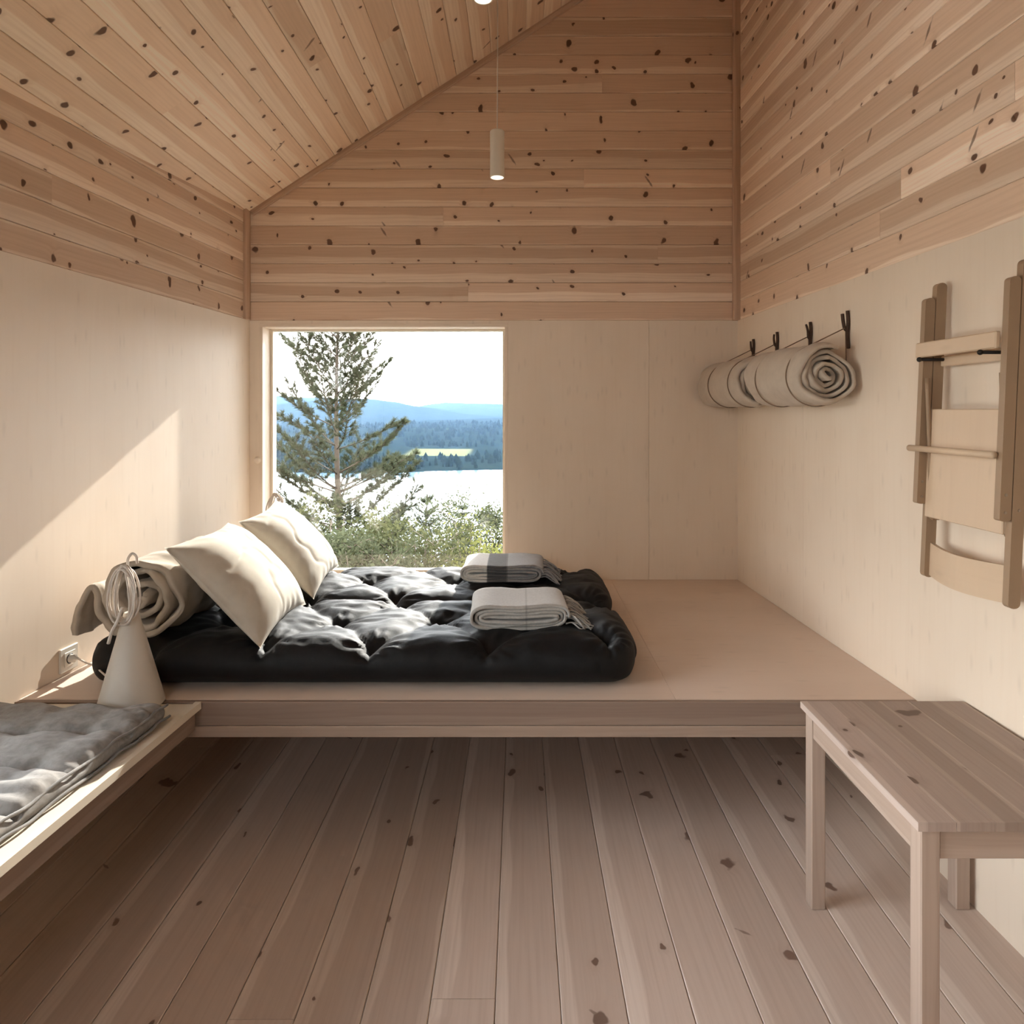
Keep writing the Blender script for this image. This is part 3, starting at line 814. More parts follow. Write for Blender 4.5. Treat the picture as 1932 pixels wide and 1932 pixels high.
mk('duvet_roll', V, F, M['beige_linen'], smooth=True, label='beige rolled duvet with loose flap lying behind the cone lamp', cat='duvet', base=(-1.375, 2.6, .66))

# ------------------------------------------------------------------ hanging rolls, hooks, cords
def hang_roll(y0, y1, r, n, zc, seed, label, straps):
    def ctr(y): return np.array((XR(y)-n, y, zc))
    P = spiral(.016, r-.006, 4.6, seed=seed)
    a = 1.2; R = np.array(((math.cos(a), -math.sin(a)), (math.sin(a), math.cos(a)))); P = P @ R.T
    c0 = ctr(y0); c1 = ctr(y1); ax = c1-c0; ln = np.linalg.norm(ax); ax /= ln
    ss = [(s-y0)/(y1-y0) for s in straps]
    def taper(r2, t_):
        sq = 1 - sum(.055*np.exp(-((t_-s)*ln/.03)**2) for s in ss)
        e = 1-.10*max(0, (abs(2*t_-1)-.8)/.2)**2
        return r2*sq*e
    V, F, UV = sheet(P, .0165, c0, (1, 0, 0), (0, 0, 1), ax, 0, ln, 44, seed, .0055, .024, taper=taper, freq=(9, 14, 10))
    return mk('bedding_roll', V, F, M['roll_linen'], smooth=True, label=label, cat='bedding roll', group='bedding rolls hung on the wall', base=c0), ctr
HK = [2.828, 3.154, 3.517, 3.83]
RR = .136
rolls = [((2.735, 3.30), (HK[0], HK[1]), 5, 'rolled greige bedding hanging on cords, its coiled end facing the room'),
         ((3.40, 4.055), (HK[2], HK[3]), 8, 'rolled greige bedding hanging in the corner behind another roll')]
for (ys, st, sd_, lab) in rolls:
    o, ctr = hang_roll(ys[0], ys[1], RR, RR+.010, 1.685, sd_, lab, st)
    for y in st:
        cc = ctr(y); hk = np.array((XR(y)-.026, y, 1.885))
        rr = RR*.93
        pts = [hk]
        for a_ in np.linspace(math.radians(119), math.radians(361), 40):
            pts.append(cc+np.array((rr*math.cos(a_), 0, rr*math.sin(a_)))*1.0)
        pts.append(hk+np.array((.004, .002, -.003)))
        mk('cord', *tube(np.array(pts), .0026, 6), M['string'], o, smooth=True)
twl = ['stub twig hook nearest the room, holding the coiled-end roll', 'forked twig hook second from the room, with a wide side prong', 'thin forked twig hook third from the room', 'small twig hook nearest the corner above the rear roll']
for i, y in enumerate(HK):
    xw = XR(y)-.006; dy = [.01, -.012, .006, -.004][i]
    e = empty('twig_hook', (xw, y, 1.83), twl[i], 'hook', 'twig hooks on the plywood wall')
    top = 1.957 - .004*i
    st = smooth_path([(xw-.007, y, 1.80 if i == 0 else 1.825), (xw-.009, y+.001, 1.86), (xw-.007, y-.001, 1.91), (xw-.009, y+.001, top)], 6)
    mk('stem', *tube(st, np.linspace(.0085, .0075, len(st)), 8), M['bark_dark'], e, smooth=True)
    o_ = [.026, .034, .022, .026][i]
    pr = smooth_path([(xw-.010, y, 1.872), (xw-.020, y+dy*.3, 1.885), (xw-.024, y+dy*.6, 1.912), (xw-o_, y+dy, top-.012)], 6)
    mk('prong', *tube(pr, np.linspace(.0068, .0048 if i else .007, len(pr)), 8), M['bark_dark'], e, smooth=True)

# ------------------------------------------------------------------ folding chair hung on the wall
CY0, CY1 = 1.845, 2.222
def ch(y, z, n): return np.array((XR(y)-.008-n-.045*(1.96-z), y, z))
chair = empty('folding_chair', tuple(ch(2.03, 1.0, .03)), 'wooden folding chair hung folded on black pegs against the plywood wall', 'chair')
def bar(name, y0, y1, z0, z1, n0, n1, mat, b=.004, L=(0, 0, 1), f=None, label=None):
    V, F = cbox((y0, z0, n0), (y1, z1, n1), b, fn=f or (lambda y, z, n: ch(y, z, n)))
    return mk(name, V, F, mat, chair, L=L, label=label)
def rail(name, y0, y1, z0, z1, n0, n1, rtop, rbot):
    """side rail with rounded ends, outline in (z, n)"""
    pts = []
    nm = (n0+n1)/2; hw = (n1-n0)/2
    for a_ in np.linspace(0, math.pi, 9): pts.append((z1-rtop+rtop*math.sin(a_), nm+hw*math.cos(a_)))
    for a_ in np.linspace(math.pi, 2*math.pi, 9): pts.append((z0+rbot+rbot*math.sin(a_), nm+hw*math.cos(a_)))
    k = len(pts)
    V = [ch(y0, z_, n_) for z_, n_ in pts]+[ch(y1, z_, n_) for z_, n_ in pts]
    F = [list(range(k)), list(range(k, 2*k))[::-1]] + [[i, (i+1) % k, k+(i+1) % k, k+i] for i in range(k)]
    return mk(name, V, F, M['chair_rail'], chair, L=(0, 0, 1))
for y0 in (CY0, CY1-.022):
    f = rail('front_rail', y0, y0+.022, 1.238, 1.906, .052, .083, .012, .006)
    rail('rear_rail', y0, y0+.022, 1.0, 1.955, .016, .049, .014, .013)
    for zz in (1.262, 1.302): mk('screw', *join([lathe([(0, -.001), (.0045, -.001), (.004, .0012), (0, .0015)], (0, 0, 0), 12)]), M['steel'], chair) if False else None
    for zz, nn in ((1.262, .068), (1.31, .068), (1.268, .030)):
        V, F = lathe([(.0001, -.002), (.0048, -.002), (.0042, .0012), (.0001, .0016)], (0, 0, 0), 12)
        V = np.array([ch(y0-p[2], zz+p[0], nn+p[1]) for p in V]); mk('screw', V, F, M['steel'], chair, smooth=False)
yi0, yi1 = CY0+.0225, CY1-.0225
bar('top_rail', yi0, CY1-.004, 1.712, 1.760, .084, .100, M['chair'], L=(0, 1, 0))
bar('rear_crossbar', yi0, yi1, 1.683, 1.716, .014, .028, M['chair'], L=(0, 1, 0))
bar('seat_panel', yi0, yi1, 1.198, 1.545, .046, .058, M['chair'])
mk('dowel', *tube([ch(yi0-.01, 1.418, .097), ch(CY1+.008, 1.418, .097)], .0102, 14), M['chair'], chair, smooth=True, L=(0, 1, 0))
def curved(y, z, n):
    t_ = (y-yi0)/(yi1-yi0); return ch(y, z-.006*math.sin(math.pi*t_), n+.030*math.sin(math.pi*t_))
parts = []
ys = np.linspace(yi0, yi1, 13)
Vb = []; 
for y in ys:
    for (z_, n_) in ((1.008, .022), (1.112, .022), (1.112, .034), (1.008, .034)): Vb.append(curved(y, z_, n_))
Fb = [[i*4+k, i*4+(k+1) % 4, (i+1)*4+(k+1) % 4, (i+1)*4+k] for i in range(12) for k in range(4)]+[[0, 1, 2, 3], [48, 49, 50, 51]]
mk('back_slat', Vb, Fb, M['chair'], chair, L=(0, 1, 0))
for ys_ in (yi1-.012, yi0+.002):
    Vs = []
    pts = smooth_path([ch(ys_, 1.645, .076), ch(ys_, 1.42, .058), ch(ys_, 1.215, .044), ch(ys_, 1.197, .036), ch(ys_, 1.194, .018)], 6)
    mk('strut', *tube(pts, .0072, 8), M['chair_rail'], chair, smooth=True, L=(0, 0, 1))
for i, (y, lab) in enumerate(((2.185, 'black iron wall peg under the top rail at the far side of the folded chair'), (1.915, 'black iron wall peg under the top rail at the near side of the folded chair'))):
    e = empty('wall_peg', (XR(y), y, 1.705), lab, 'peg', 'iron pegs holding the folded chair')
    zz = 1.7045
    mk('rod', *tube([(XR(y)-.004, y, zz), (XR(y)-.120, y, zz)], .0052, 10), M['iron'], e, smooth=True)
    s = 10; V, F = lathe([(.0001, -.008)]+[(.008*math.cos(a_), .008*math.sin(a_)) for a_ in np.linspace(-1.3, 1.3, 8)]+[(.0001, .008)], (0, 0, 0), 14)
    V = np.stack([XR(y)-.125-V[:, 2], y+V[:, 0], zz+V[:, 1]], 1); mk('knob', V, F, M['iron'], e, smooth=True)

# ------------------------------------------------------------------ table
TX0, TX1, TY0, TY1, TZ = .888, 1.402, 1.511, 2.145, .622
tb = empty('pine_table', (1.15, 1.83, 0), 'small square pine table with straight legs beside the tall plywood wall', 'table')
nb = 6; wbd = (TX1-TX0)/nb
for i in range(nb): mk('tabletop_board', *cbox((TX0+i*wbd, TY0, TZ-.021), (TX0+(i+1)*wbd-.0002, TY1, TZ), .0006), M['table_pine'], tb, L=(0, 1, 0))
lw = .044
for (xx, yy) in ((TX0+.012, TY0+.010), (TX1-.012-lw, TY0+.010), (TX0+.012, TY1-.010-lw), (TX1-.012-lw, TY1-.010-lw)):
    mk('leg', *cbox((xx, yy, 0), (xx+lw, yy+lw, TZ-.0215), .003), M['leg_pine'], tb, L=(0, 0, 1))
for xx in (TX0+.016, TX1-.016-.018): mk('apron', *cbox((xx, TY0+.012+lw, .53), (xx+.018, TY1-.012-lw, TZ-.0215), .002), M['leg_pine'], tb, L=(0, 1, 0))
for yy in (TY0+.016, TY1-.016-.018): mk('apron', *cbox((TX0+.014+lw, yy, .53), (TX1-.014-lw, yy+.018, TZ-.0215), .002), M['leg_pine'], tb, L=(1, 0, 0))

# ------------------------------------------------------------------ pendants
def pendant(c, zb, ht, r, label):
    e = empty('pendant_lamp', (c[0], c[1], zb), label, 'lamp', 'cylinder pendants from the sloping ceiling')
    p = [(r, 0), (r, ht-.003), (r-.003, ht), (.004, ht)]
    mk('shade', *lathe([(r-.0035, .0)]+p, (c[0], c[1], zb), 36), M['pendant'], e, smooth=False)
    mk('reflector', *lathe([(r-.0035, .0), (r-.006, .012), (r*.55, .045), (.0001, .05)], (c[0], c[1], zb), 36), M['pendant_in'], e, smooth=True)
    zt = CZ(c[0])
    mk('cord', *tube([(c[0], c[1], zb+ht-.001), (c[0]+.002, c[1], (zb+zt)/2), (c[0], c[1], zt)], .0023, 8), M['cable'], e, smooth=True)
    mk('ceiling_cup', *lathe([(.0001, -.028), (.028, -.028), (.03, -.024), (.03, .02)], (c[0], c[1], zt), 24), M['pendant'], e, smooth=False)
    for o in e.children: 
        if o.name.startswith(('shade', 'ceiling_cup')):
            for pl in o.data.polygons: pl.use_smooth = True
            o.data.set_sharp_from_angle(angle=math.radians(40))
pendant((-.093, 2.84), 2.516, .195, .030, 'lower off-white cylinder pendant hanging in front of the gable boards')
pendant((-.112, 2.08), 2.802, .195, .030, 'higher off-white cylinder pendant, only its bottom rim in view')

# ------------------------------------------------------------------ cone lamps and socket
def cone_lamp(c, coil_c, label, seed, s=1.0):
    e = empty('cone_lamp', c, label, 'lamp', 'cone lamps on the platform')
    rng = np.random.default_rng(seed); x, y, z = c
    o = mk('cone', *lathe([(.0001, .001), (.104, .001), (.106, .004), (.024, .316), (.021, .32), (.0001, .32)], c, 56), M['lamp_white'], e, smooth=True)
    o.data.set_sharp_from_angle(angle=math.radians(30))
    hk = smooth_path([(x+.0, y, z+.31), (x-.005, y, z+.42), (x-.012, y, z+.47), (x-.010, y, z+.505), (x+.004, y, z+.522), (x+.018, y, z+.512), (x+.021, y, z+.488)], 8)
    mk('hook', *tube(hk, .0046, 8), M['cable'], e, smooth=True)
    cx_, cy_, cz_ = coil_c; pts = []
    loops = 8
    for i in range(loops*40+1):
        a_ = 2*math.pi*i/40; k = i/40
        aw = .037+.013*math.sin(k*2.3+seed); ah = .092+.008*math.sin(k*1.7)
        pts.append((cx_+aw*math.cos(a_)+.006*math.sin(k*1.3), cy_+.004*(k-loops/2)+.008*math.sin(a_*1+k), cz_+ah*math.sin(a_)-.008*math.cos(2*a_)))
    mk('cable_coil', *tube(np.array(pts)*1.0, .0036, 7), M['cable'], e, smooth=True)
    tl_ = smooth_path([(cx_+.010, cy_-.024, cz_-.03), (cx_-.004, cy_-.030, cz_-.075), (cx_-.022, cy_-.030, cz_-.11), (cx_-.036, cy_-.026, cz_-.150)], 6)
    mk('cable_end', *tube(tl_, .0056, 8), M['cable'], e, smooth=True)
    return e
lamp1 = cone_lamp((-1.372, 2.300+.10, DECK), (-1.358, 2.365, .905), 'white cone lamp with coiled cable on the platform corner beside the bench', 1) if False else None
def build_lamps():
    l1 = cone_lamp((-1.345, 2.350, DECK), (-1.345, 2.305, .908), 'white cone lamp with coiled cable in front of the duvet roll', 1)
    l2 = cone_lamp((-1.385, 3.915, DECK), (-1.392, 3.87, .965), 'white cone lamp behind the pillow by the window, only its coil showing', 2)
    return l1
lamp1 = build_lamps()
# wall socket with the lamp's plug
sy, sz = 2.62, .585
so = empty('wall_socket', (XL(sy)+.006, sy, sz), 'square white wall socket with a plug beside the cone lamp', 'socket')
def sp_(a, b, n): return OL + LD*(sy*sl+a) + np.array((0, 0, sz+b)) + LN*(n+.006)
def sbox(name, a0, a1, b0, b1, n0, n1, mat, b=.002): return mk(name, *cbox((a0, b0, n0), (a1, b1, n1), b, fn=lambda a, b_, n: sp_(a, b_, n)), mat, so)
sbox('plate', -.046, .046, -.046, .046, 0, .009, M['plastic'])
sbox('insert', -.027, .027, -.027, .027, .009, .012, M['plastic'])
V, F = lathe([(.020, .0121), (.019, .0131), (.0001, .0131)], (0, 0, 0), 24); mk('recess', np.array([sp_(p[0], p[1], p[2]) for p in V]), F, M['plastic_dark'], so)
V, F = lathe([(.016, .013), (.015, .030), (.007, .036), (.004, .046), (.0001, .046)], (0, 0, 0), 20); mk('plug', np.array([sp_(p[0], p[1], p[2]) for p in V]), F, M['plastic'], so, smooth=True)
p0 = sp_(0, 0, .044)
pth = smooth_path([p0, p0+np.array((.05, -.03, -.006)), p0+np.array((.12, -.09, .004)), np.array((-1.46, 2.40, .60)), np.array((-1.424, 2.362, .612))], 8)
mk('power_cord', *tube(pth, .0034, 8), M['cable'], lamp1, smooth=True)

# round peg on the strip beside the window
kx, kz = -1.579, 1.243
V, F = lathe([(.020, 0), (.021, .004), (.017, .016), (.010, .019), (.0001, .02)], (0, 0, 0), 24)
mk('coat_peg', np.stack([kx+V[:, 0], YB-.006-V[:, 2], kz+V[:, 1]], 1), F, M['ply'], smooth=True, label='small round wooden peg on the plywood strip beside the window', cat='peg', base=(kx, YB, kz))

# ------------------------------------------------------------------ outdoors
def terrain_h(x, y):
    """hillside falling to the lake"""
    n = vnoise(np.stack([x*.08, y*.08, 0*x], -1), 5)*.5
    f = np.where(y < 5.5, -.62, -.62-.30*(y-5.5)) 
    return np.maximum(f + n*sstep(y, 8, 30), -86)
ys = np.concatenate([np.linspace(-60, -2, 20), np.linspace(0, 40, 50), np.linspace(44, 330, 40)]); xs = np.concatenate([np.linspace(-400, -30, 22), np.linspace(-27, 27, 44), np.linspace(30, 400, 22)])
X, Y = np.meshgrid(xs, ys, indexing='ij'); Z = terrain_h(X, Y)
nx, ny = X.shape; idx = np.arange(nx*ny).reshape(nx, ny)
Fq = np.stack([idx[:-1, :-1], idx[1:, :-1], idx[1:, 1:], idx[:-1, 1:]], -1).reshape(-1, 4)
t = NT('hillside'); tcn = t.t.nodes.new('ShaderNodeTexCoord')
a_ = t.noise(tcn.outputs['Object'], .7, 5.0, .65)
M['hillside'] = t.bsdf(t.mix(t.step(a_, .3, .7), (.028, .033, .012), (.055, .056, .023)), .95, 0.0, bump=a_, bstr=.6, bdist=.2)
hill = mk('hillside_terrain', np.stack([X, Y, Z], -1).reshape(-1, 3), Fq, M['hillside'], smooth=True, recalc=False, kind='structure', label='grassy hillside falling away below the window', cat='ground', base=(0, 0, 0))

t = NT('bounce terrace boards'); tcn = t.t.nodes.new('ShaderNodeTexCoord'); sx4 = t.n('ShaderNodeSeparateXYZ', Vector=tcn.outputs['Object'])
a_ = t.noise(t.xyz(t.mul(sx4.outputs[0], 12.0), sx4.outputs[1]), 1.0, 3.0)
M['terrace'] = t.bsdf(t.mix(a_, (.72, .66, .58), (.82, .77, .69)), .8, .2)
tr_o = empty('bounce_terrace', (-4.5, -1, -.2), 'unseen pale terrace added outside the low wall to bounce light', 'terrace', kind='structure')  # added out of view to throw light up through the side window
for i in range(34): mk('board', *cbox((-7.4+i*.145, -6, -.14), (-7.4+i*.145+.139, 3.6, -.10), .004), M['terrace'], tr_o, L=(0, 1, 0))

t = NT('lake water'); tcn = t.t.nodes.new('ShaderNodeTexCoord')
a_ = t.noise(tcn.outputs['Object'], .15, 3.0)
M['water'] = t.bsdf((.10, .15, .19), .12, .5, bump=a_, bstr=.12, bdist=1.0, IOR=1.33)
LAKE = -80.
mk('lake', *prism([(-6000, 200, 0), (6000, 200, 0), (6000, 1500, 0), (-6000, 1500, 0)], (0, 0, 1), LAKE-1, LAKE), M['water'], kind='structure', label='bright lake below the hills', cat='lake', base=(0, 900, LAKE))

def far_h(x, y):
    prof_y = [880, 940, 1300, 2000, 3500, 6000, 7500]; prof_z = [-95, -79, -76.5, -62, -22, 92, 60]
    sh = 940 + 90*vnoise(np.stack([x*.004, 0*x, 0*x], -1), 8) - x*.06
    yy = y - (sh-940)*np.clip(1-(y-940)/1500, 0, 1)
    z = np.interp(yy, prof_y, prof_z)
    k = sstep(yy, 1100, 5000)
    z = z + k*60*vnoise(np.stack([x*.0009, y*.0007, 0*x], -1), 3) + 26*k*vnoise(np.stack([x*.003, y*.002, 0*x], -1), 4) + 5*sstep(yy, 960, 1500)*vnoise(np.stack([x*.012, y*.01, 0*x], -1), 6)
    return z
ys = np.concatenate([np.linspace(820, 1400, 45), np.linspace(1430, 3500, 60), np.linspace(3560, 7500, 50)]); xs = np.linspace(-6500, 5000, 220)
X, Y = np.meshgrid(xs, ys, indexing='ij'); Z = far_h(X, Y)
nx, ny = X.shape; idx = np.arange(nx*ny).reshape(nx, ny)
Fq = np.stack([idx[:-1, :-1], idx[1:, :-1], idx[1:, 1:], idx[:-1, 1:]], -1).reshape(-1, 4)
t = NT('forested hills'); g = t.n('ShaderNodeNewGeometry').outputs['Position']
sx3 = t.n('ShaderNodeSeparateXYZ', Vector=g)
a_ = t.noise(g, .02, 6.0, .7); b_ = t.noise(t.xyz(t.mul(sx3.outputs[0], .0016), t.mul(sx3.outputs[1], .0032)), 1.0, 2.0)
col = t.mix(t.step(a_, .35, .7), (.004, .008, .0075), (.010, .015, .012))
fld = t.mul(t.step(b_, .66, .70), t.sub(1.0, t.step(sx3.outputs[1], 1900, 2300)))
col = t.mix(t.mul(fld, .6), col, (.035, .05, .024))
fy = t.mul(t.step(sx3.outputs[1], 1180, 1200), t.sub(1.0, t.step(sx3.outputs[1], 1330, 1350)))
fx_ = t.mul(t.step(sx3.outputs[0], -215, -195), t.sub(1.0, t.step(sx3.outputs[0], -100, -85)))
col = t.mix(t.mul(fy, fx_), col, (.075, .075, .035))
df = t.n('ShaderNodeBsdfDiffuse', Color=col); t.t.links.new(df.outputs[0], t.out.inputs[0]); M['forest_hills'] = t.m
mk('hills', np.stack([X, Y, Z], -1).reshape(-1, 3), Fq, M['forest_hills'], smooth=True, recalc=False, kind='structure', label='blue forested hills beyond the lake', cat='hills', base=(0, 3000, -80))

# distant woods on the far shore: too many and too small to tell apart
rng = np.random.default_rng(5); n = 5200
tx = rng.uniform(-1500, 500, n); ty = 900 + 1700*rng.random(n)**1.7
tz = far_h(tx, ty)
keep = (tz > LAKE+.4) & ~((tx > -235) & (tx < -75) & (ty > 1120) & (ty < 1350)) & (vnoise(np.stack([tx*.006, ty*.006, 0*tx], -1), 77) > -.35)
tx, ty, tz = tx[keep], ty[keep], tz[keep]; n = len(tx)
hh = rng.uniform(7, 16, n); rr = hh*rng.uniform(.18, .42, n); k = 5
th = np.linspace(0, 2*math.pi, k, endpoint=False)
B = np.stack([tx[:, None]+rr[:, None]*np.cos(th), ty[:, None]+rr[:, None]*np.sin(th), (tz-1)[:, None]+0*th], -1)
Mid = np.stack([tx[:, None]+rr[:, None]*.8*np.cos(th+.4), ty[:, None]+rr[:, None]*.8*np.sin(th+.4), (tz+hh*.5)[:, None]+0*th], -1)
Tp = np.stack([tx, ty, tz+hh], -1)[:, None]
Vt = np.concatenate([B, Mid, Tp], 1).reshape(-1, 3); o = np.arange(n)[:, None, None]*(2*k+1)
i0 = np.arange(k); i1 = (i0+1) % k
q = (np.stack([i0, i1, i1+k, i0+k], -1)[None]+o).reshape(-1, 4).tolist(); tq = (np.stack([i0+k, i1+k, np.full(k, 2*k)], -1)[None]+o).reshape(-1, 3).tolist()
M['far_tree'] = m_leaf('distant conifers', (.004, .008, .0075), (.009, .014, .011), .15)
mk('distant_woods', Vt, q+tq, M['far_tree'], recalc=False, kind='stuff', label='distant woods along the far shore of the lake', cat='woods', base=(0, 1200, -80))

# haze lying over the valley
t = NT('valley haze'); pv = t.n('ShaderNodeVolumeScatter'); pv.inputs['Color'].default_value = (.40, .64, 1, 1); pv.inputs['Density'].default_value = .000042
pv.inputs['Anisotropy'].default_value = 0.0
t.t.links.new(pv.outputs[0], t.out.inputs['Volume'])
hz = mk('valley_haze', *prism([(-7000, 420, 0), (5500, 420, 0), (5500, 7600, 0), (-7000, 7600, 0)], (0, 0, 1), -120, 230), t.m, kind='stuff', label='thin blue haze over the valley beyond the lake', cat='haze', base=(0, 2000, -100))

# ---- the pine in front of the window
M['needles'] = m_leaf('pine needles', (.04, .046, .026), (.08, .085, .05), .35)
def shoot_needles(P0, P1, rng, n, ln):
    """bottle-brush of single-triangle needles along a shoot"""
    P0 = np.asarray(P0); P1 = np.asarray(P1); d = P1-P0; L_ = np.linalg.norm(d); d = d/L_
    t_ = rng.random(n)**.8; base = P0+d*(t_*L_)[:, None]
    r = rng.normal(size=(n, 3)); r -= (r@d)[:, None]*d; r /= np.linalg.norm(r, axis=1)[:, None]
    dirn = r*.75 + d*rng.uniform(.5, 1.1, n)[:, None]; dirn /= np.linalg.norm(dirn, axis=1)[:, None]
    l = ln*rng.uniform(.7, 1.15, n)
    side = np.cross(dirn, rng.normal(size=(n, 3))); side /= np.linalg.norm(side, axis=1)[:, None]
    wd = .0062
    V = np.stack([base-side*wd*.5, base+side*wd*.5, base+dirn*l[:, None]], 1).reshape(-1, 3)
    return V

def pine(name, base, ht, spread, seed, label, whorl, group=None, up0=.9, nn=46, ln=.06, tr=.045, lean=(0, 0), wid=None, first=.12, den=1):
    rng = np.random.default_rng(seed); base = np.array(base, float)
    e = empty(name, tuple(base), label, 'tree', group)
    zs = np.linspace(0, 1, 14)
    tp = np.stack([base[0]+lean[0]*zs+.02*np.sin(zs*7), base[1]+lean[1]*zs+.02*np.cos(zs*5), base[2]+ht*zs], 1)
    mk('trunk', *tube(tp, tr*(1-zs*.85), 9), M['bark'], e, smooth=True)
    def at(f): return np.array([np.interp(f, zs, tp[:, i]) for i in range(3)])
    br = []; NV = []
    f = first
    while f < .99:
        rel = (1-f); nb_ = rng.integers(4, 7)+den-1; a0 = rng.uniform(0, 6.28)
        for b in range(nb_):
            az = a0+b*6.283/nb_+rng.normal(0, .25)
            wl_ = wid(f) if wid else rel
            L_ = spread*wl_*rng.uniform(.75, 1.1)+.06
            up = up0*(.02+1.1*f)*rng.uniform(.7, 1.25)
            p = at(f+rng.uniform(-.01, .01)); pts = [p]
            nseg = max(3, int(L_/.11)); h = np.array((math.cos(az), math.sin(az), up*.7)); h /= np.linalg.norm(h)
            for s in range(nseg):
                h = h + np.array((0, 0, .10*up)) + rng.normal(0, .05, 3); h /= np.linalg.norm(h); pts.append(pts[-1]+h*L_/nseg)
            pts = np.array(pts); br.append(tube(pts, np.linspace(.008*tr/.045*(.4+rel), .003, len(pts)), 5))
            for s in range(1, nseg+1):
                dd = pts[s]-pts[s-1]
                if s > nseg*.25: NV.append(shoot_needles(pts[s-1], pts[s]+dd*.15, rng, nn, ln))
                if s > nseg*.3:
                    for sg in (-1, 1):
                        for rp_ in range(den):
                            dn = dd/np.linalg.norm(dd); sd3 = np.cross(dn, (0, 0, 1)); sd3 /= np.linalg.norm(sd3)+1e-9
                            sl_ = rng.uniform(.09, .2)*min(1, L_/.5+.2)
                            q = pts[s]+sl_*nrm(dn*.7+sg*sd3*.8+np.array((0, 0, .35*up))+rng.normal(0, .12, 3))
                            br.append(tube([pts[s], q], [.0032, .0022], 4)); NV.append(shoot_needles(pts[s]*.6+q*.4, q, rng, nn, ln))
        f += whorl/ht*rng.uniform(.8, 1.2)
    NV.append(shoot_needles(at(.93), at(1.0), rng, nn*3, ln))
    mk('branches', *join(br), M['bark'], e, smooth=True, kind='stuff')
    NV = np.vstack(NV); mk('needles', NV, np.arange(len(NV)).reshape(-1, 3), M['needles'], e, recalc=False, kind='stuff')
    return e
D = 8.6
def ow(px, y, z): return ((px-980)/1280*y, y, z)
def crown(f):
    return float(np.interp(f, [0, .2, .35, .5, .62, .75, .9, 1], [.55, 1.0, 1.15, 1.0, .85, .78, .45, .12]))
pine('pine_tree', ow(640, D, terrain_h(np.array(-2.28), np.array(D)).item()-.1), 4.65, 1.0, 12, 'slender young pine rising tall right outside the window', .235, nn=54, ln=.068, tr=.060, lean=(-.02, 0), wid=crown, up0=1.0, first=.16, den=2)

# ---- saplings and bushes below the window
M['leaf_yellow'] = m_leaf('yellow-green leaves', (.11, .115, .03), (.17, .165, .055), .5)
M['leaf_olive'] = m_leaf('olive leaves', (.045, .05, .022), (.09, .09, .042), .45)
M['leaf_grey'] = m_leaf('grey-green leaves', (.05, .057, .03), (.095, .10, .057), .45)
def shrub(name, base, ht, rad, seed, label, mat, n=5200, leaf=.035, conic=0.0, cat='bush', group=None):
    rng = np.random.default_rng(seed); base = np.array(base, float)
    e = empty(name, tuple(base), label, cat, group)
    st = []; tips = []
    for i in range(9 if conic < .5 else 1):
        az = rng.uniform(0, 6.28); o = rad*.55*math.sqrt(rng.random())*(1-conic)
        tip = base+np.array((math.cos(az)*o, math.sin(az)*o, ht*rng.uniform(.7, 1.0)))
        pts = smooth_path([base+np.array((math.cos(az)*.05, math.sin(az)*.05, -.1))*(1-conic), (base+tip)/2+rng.normal(0, .04, 3), tip], 4)
        st.append(tube(pts, np.linspace(.016, .004, len(pts)), 5)); tips.append(pts)
    for i in range(44):
        P = tips[rng.integers(len(tips))]; k = rng.integers(2, len(P)-1) if len(P) > 3 else 1
        p = P[k]; az = rng.uniform(0, 6.28); f = (p[2]-base[2])/ht; l = rad*rng.uniform(.35, 1.0)*(1-f*.75 if conic > .5 else .75)
        q = p+np.array((math.cos(az)*l, math.sin(az)*l, l*rng.uniform(.2, .8)))
        st.append(tube([p, (p+q)/2+(0, 0, .01), q], [.006, .004, .002], 4)); tips.append(np.array([p, (p+q)/2, q]))
    mk('stems', *join(st), M['stem'], e, smooth=True, kind='stuff')
    T_ = tips; C = []
    ii = rng.integers(0, len(T_), n)
    for i in ii:
        P = T_[i]; k = rng.integers(len(P)//2, len(P)); C.append(P[k])
    C = np.array(C)+rng.normal(0, .075, (n, 3))
    a = rng.normal(size=(n, 3)); a /= np.linalg.norm(a, axis=1)[:, None]; b = np.cross(a, rng.normal(size=(n, 3))); b /= np.linalg.norm(b, axis=1)[:, None]
    l = leaf*rng.uniform(.6, 1.2, n)[:, None]
    V = np.stack([C-a*l*.6, C+b*l*.32, C+a*l*.6, C-b*l*.32], 1).reshape(-1, 3)
    mk('leaves', V, np.arange(n*4).reshape(-1, 4), mat, e, recalc=False, kind='stuff')
    return e
def gz(x, y): return terrain_h(np.array(float(x)), np.array(float(y))).item()
def put(px, y, top_px): 
    x = (px-980)/1280*y; zt = H-(top_px-776)/1280*y; zb = gz(x, y); return (x, y, zb), zt-zb
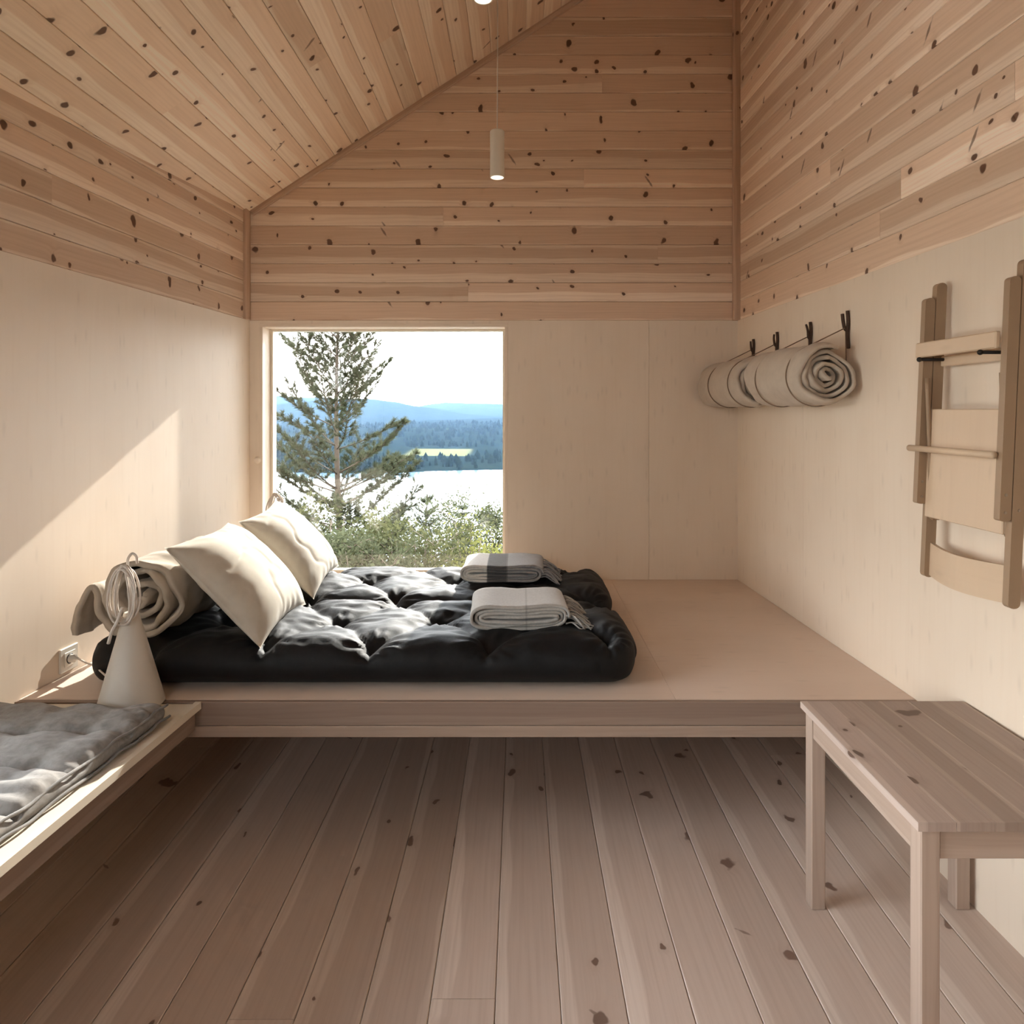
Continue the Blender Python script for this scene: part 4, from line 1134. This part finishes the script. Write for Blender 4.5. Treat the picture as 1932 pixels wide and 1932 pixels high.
bushes = [
 ('olive_bush', 600, 7.4, 970, .55, 'olive_', 'olive bush at the foot of the pine, beside the pillow'),
 ('olive_bush', 690, 8.0, 968, .62, 'olive_', 'olive bush just beyond the trunk of the pine'),
 ('olive_bush', 790, 7.0, 1000, .55, 'olive_', 'low olive-green bush under the middle of the window'),
 ('yellow_bush', 890, 7.6, 985, .50, 'yellow_', 'yellow-green bush at the plywood side of the window'),
 ('olive_bush', 850, 9.4, 962, .75, 'grey_', 'grey-green bush behind the yellow-green ones'),
 ('olive_bush', 740, 10.6, 950, .85, 'grey_', 'grey-green bush standing farther down the slope behind the pine'),
 ('olive_bush', 680, 6.6, 1025, .50, 'grey_', 'lowest grey-green bush, above the middle of the futon'),
 ('olive_bush', 560, 9.6, 960, .8, 'olive_', 'olive bush at the jamb side of the pine'),
 ('olive_bush', 950, 9.0, 985, .6, 'olive_', 'olive bush cut off by the plywood side of the window'),
]
for i, (nm, px, y, tp_, rad, mt, lab) in enumerate(bushes):
    b, ht = put(px, y, tp_)
    shrub(nm, b, ht, rad, 60+i, lab, M['leaf_'+mt[:-1]], n=5200, leaf=.042, group='bushes on the slope outside')
b, ht = put(925, 9.5, 895); shrub('birch_sapling', b, ht, .34, 91, 'slim birch sapling beside the plywood edge of the window', M['leaf_grey'], n=2300, leaf=.045, conic=.95, cat='tree')
b, ht = put(1000, 11.5, 900); shrub('birch_sapling', b, ht, .5, 92, 'birch sapling mostly hidden behind the wall', M['leaf_grey'], n=2000, leaf=.045, conic=.95, cat='tree')
b, ht = put(872, 11.0, 945); pine('spruce_sapling', b, ht, .34, 93, 'thin little spruce against the water', .15, nn=18, ln=.05, tr=.03, up0=.5)
b, ht = put(805, 10.5, 935); pine('pine_sapling', b, ht, .75, 94, 'small bushy pine sapling against the water beside the tall pine', .2, nn=26, ln=.06, tr=.035, up0=.9)
b, ht = put(752, 9.8, 965); pine('pine_sapling', b, ht, .65, 95, 'small dark pine sapling nearest the trunk of the tall pine', .2, nn=26, ln=.06, tr=.035, up0=.9)

bpy.context.view_layer.update()
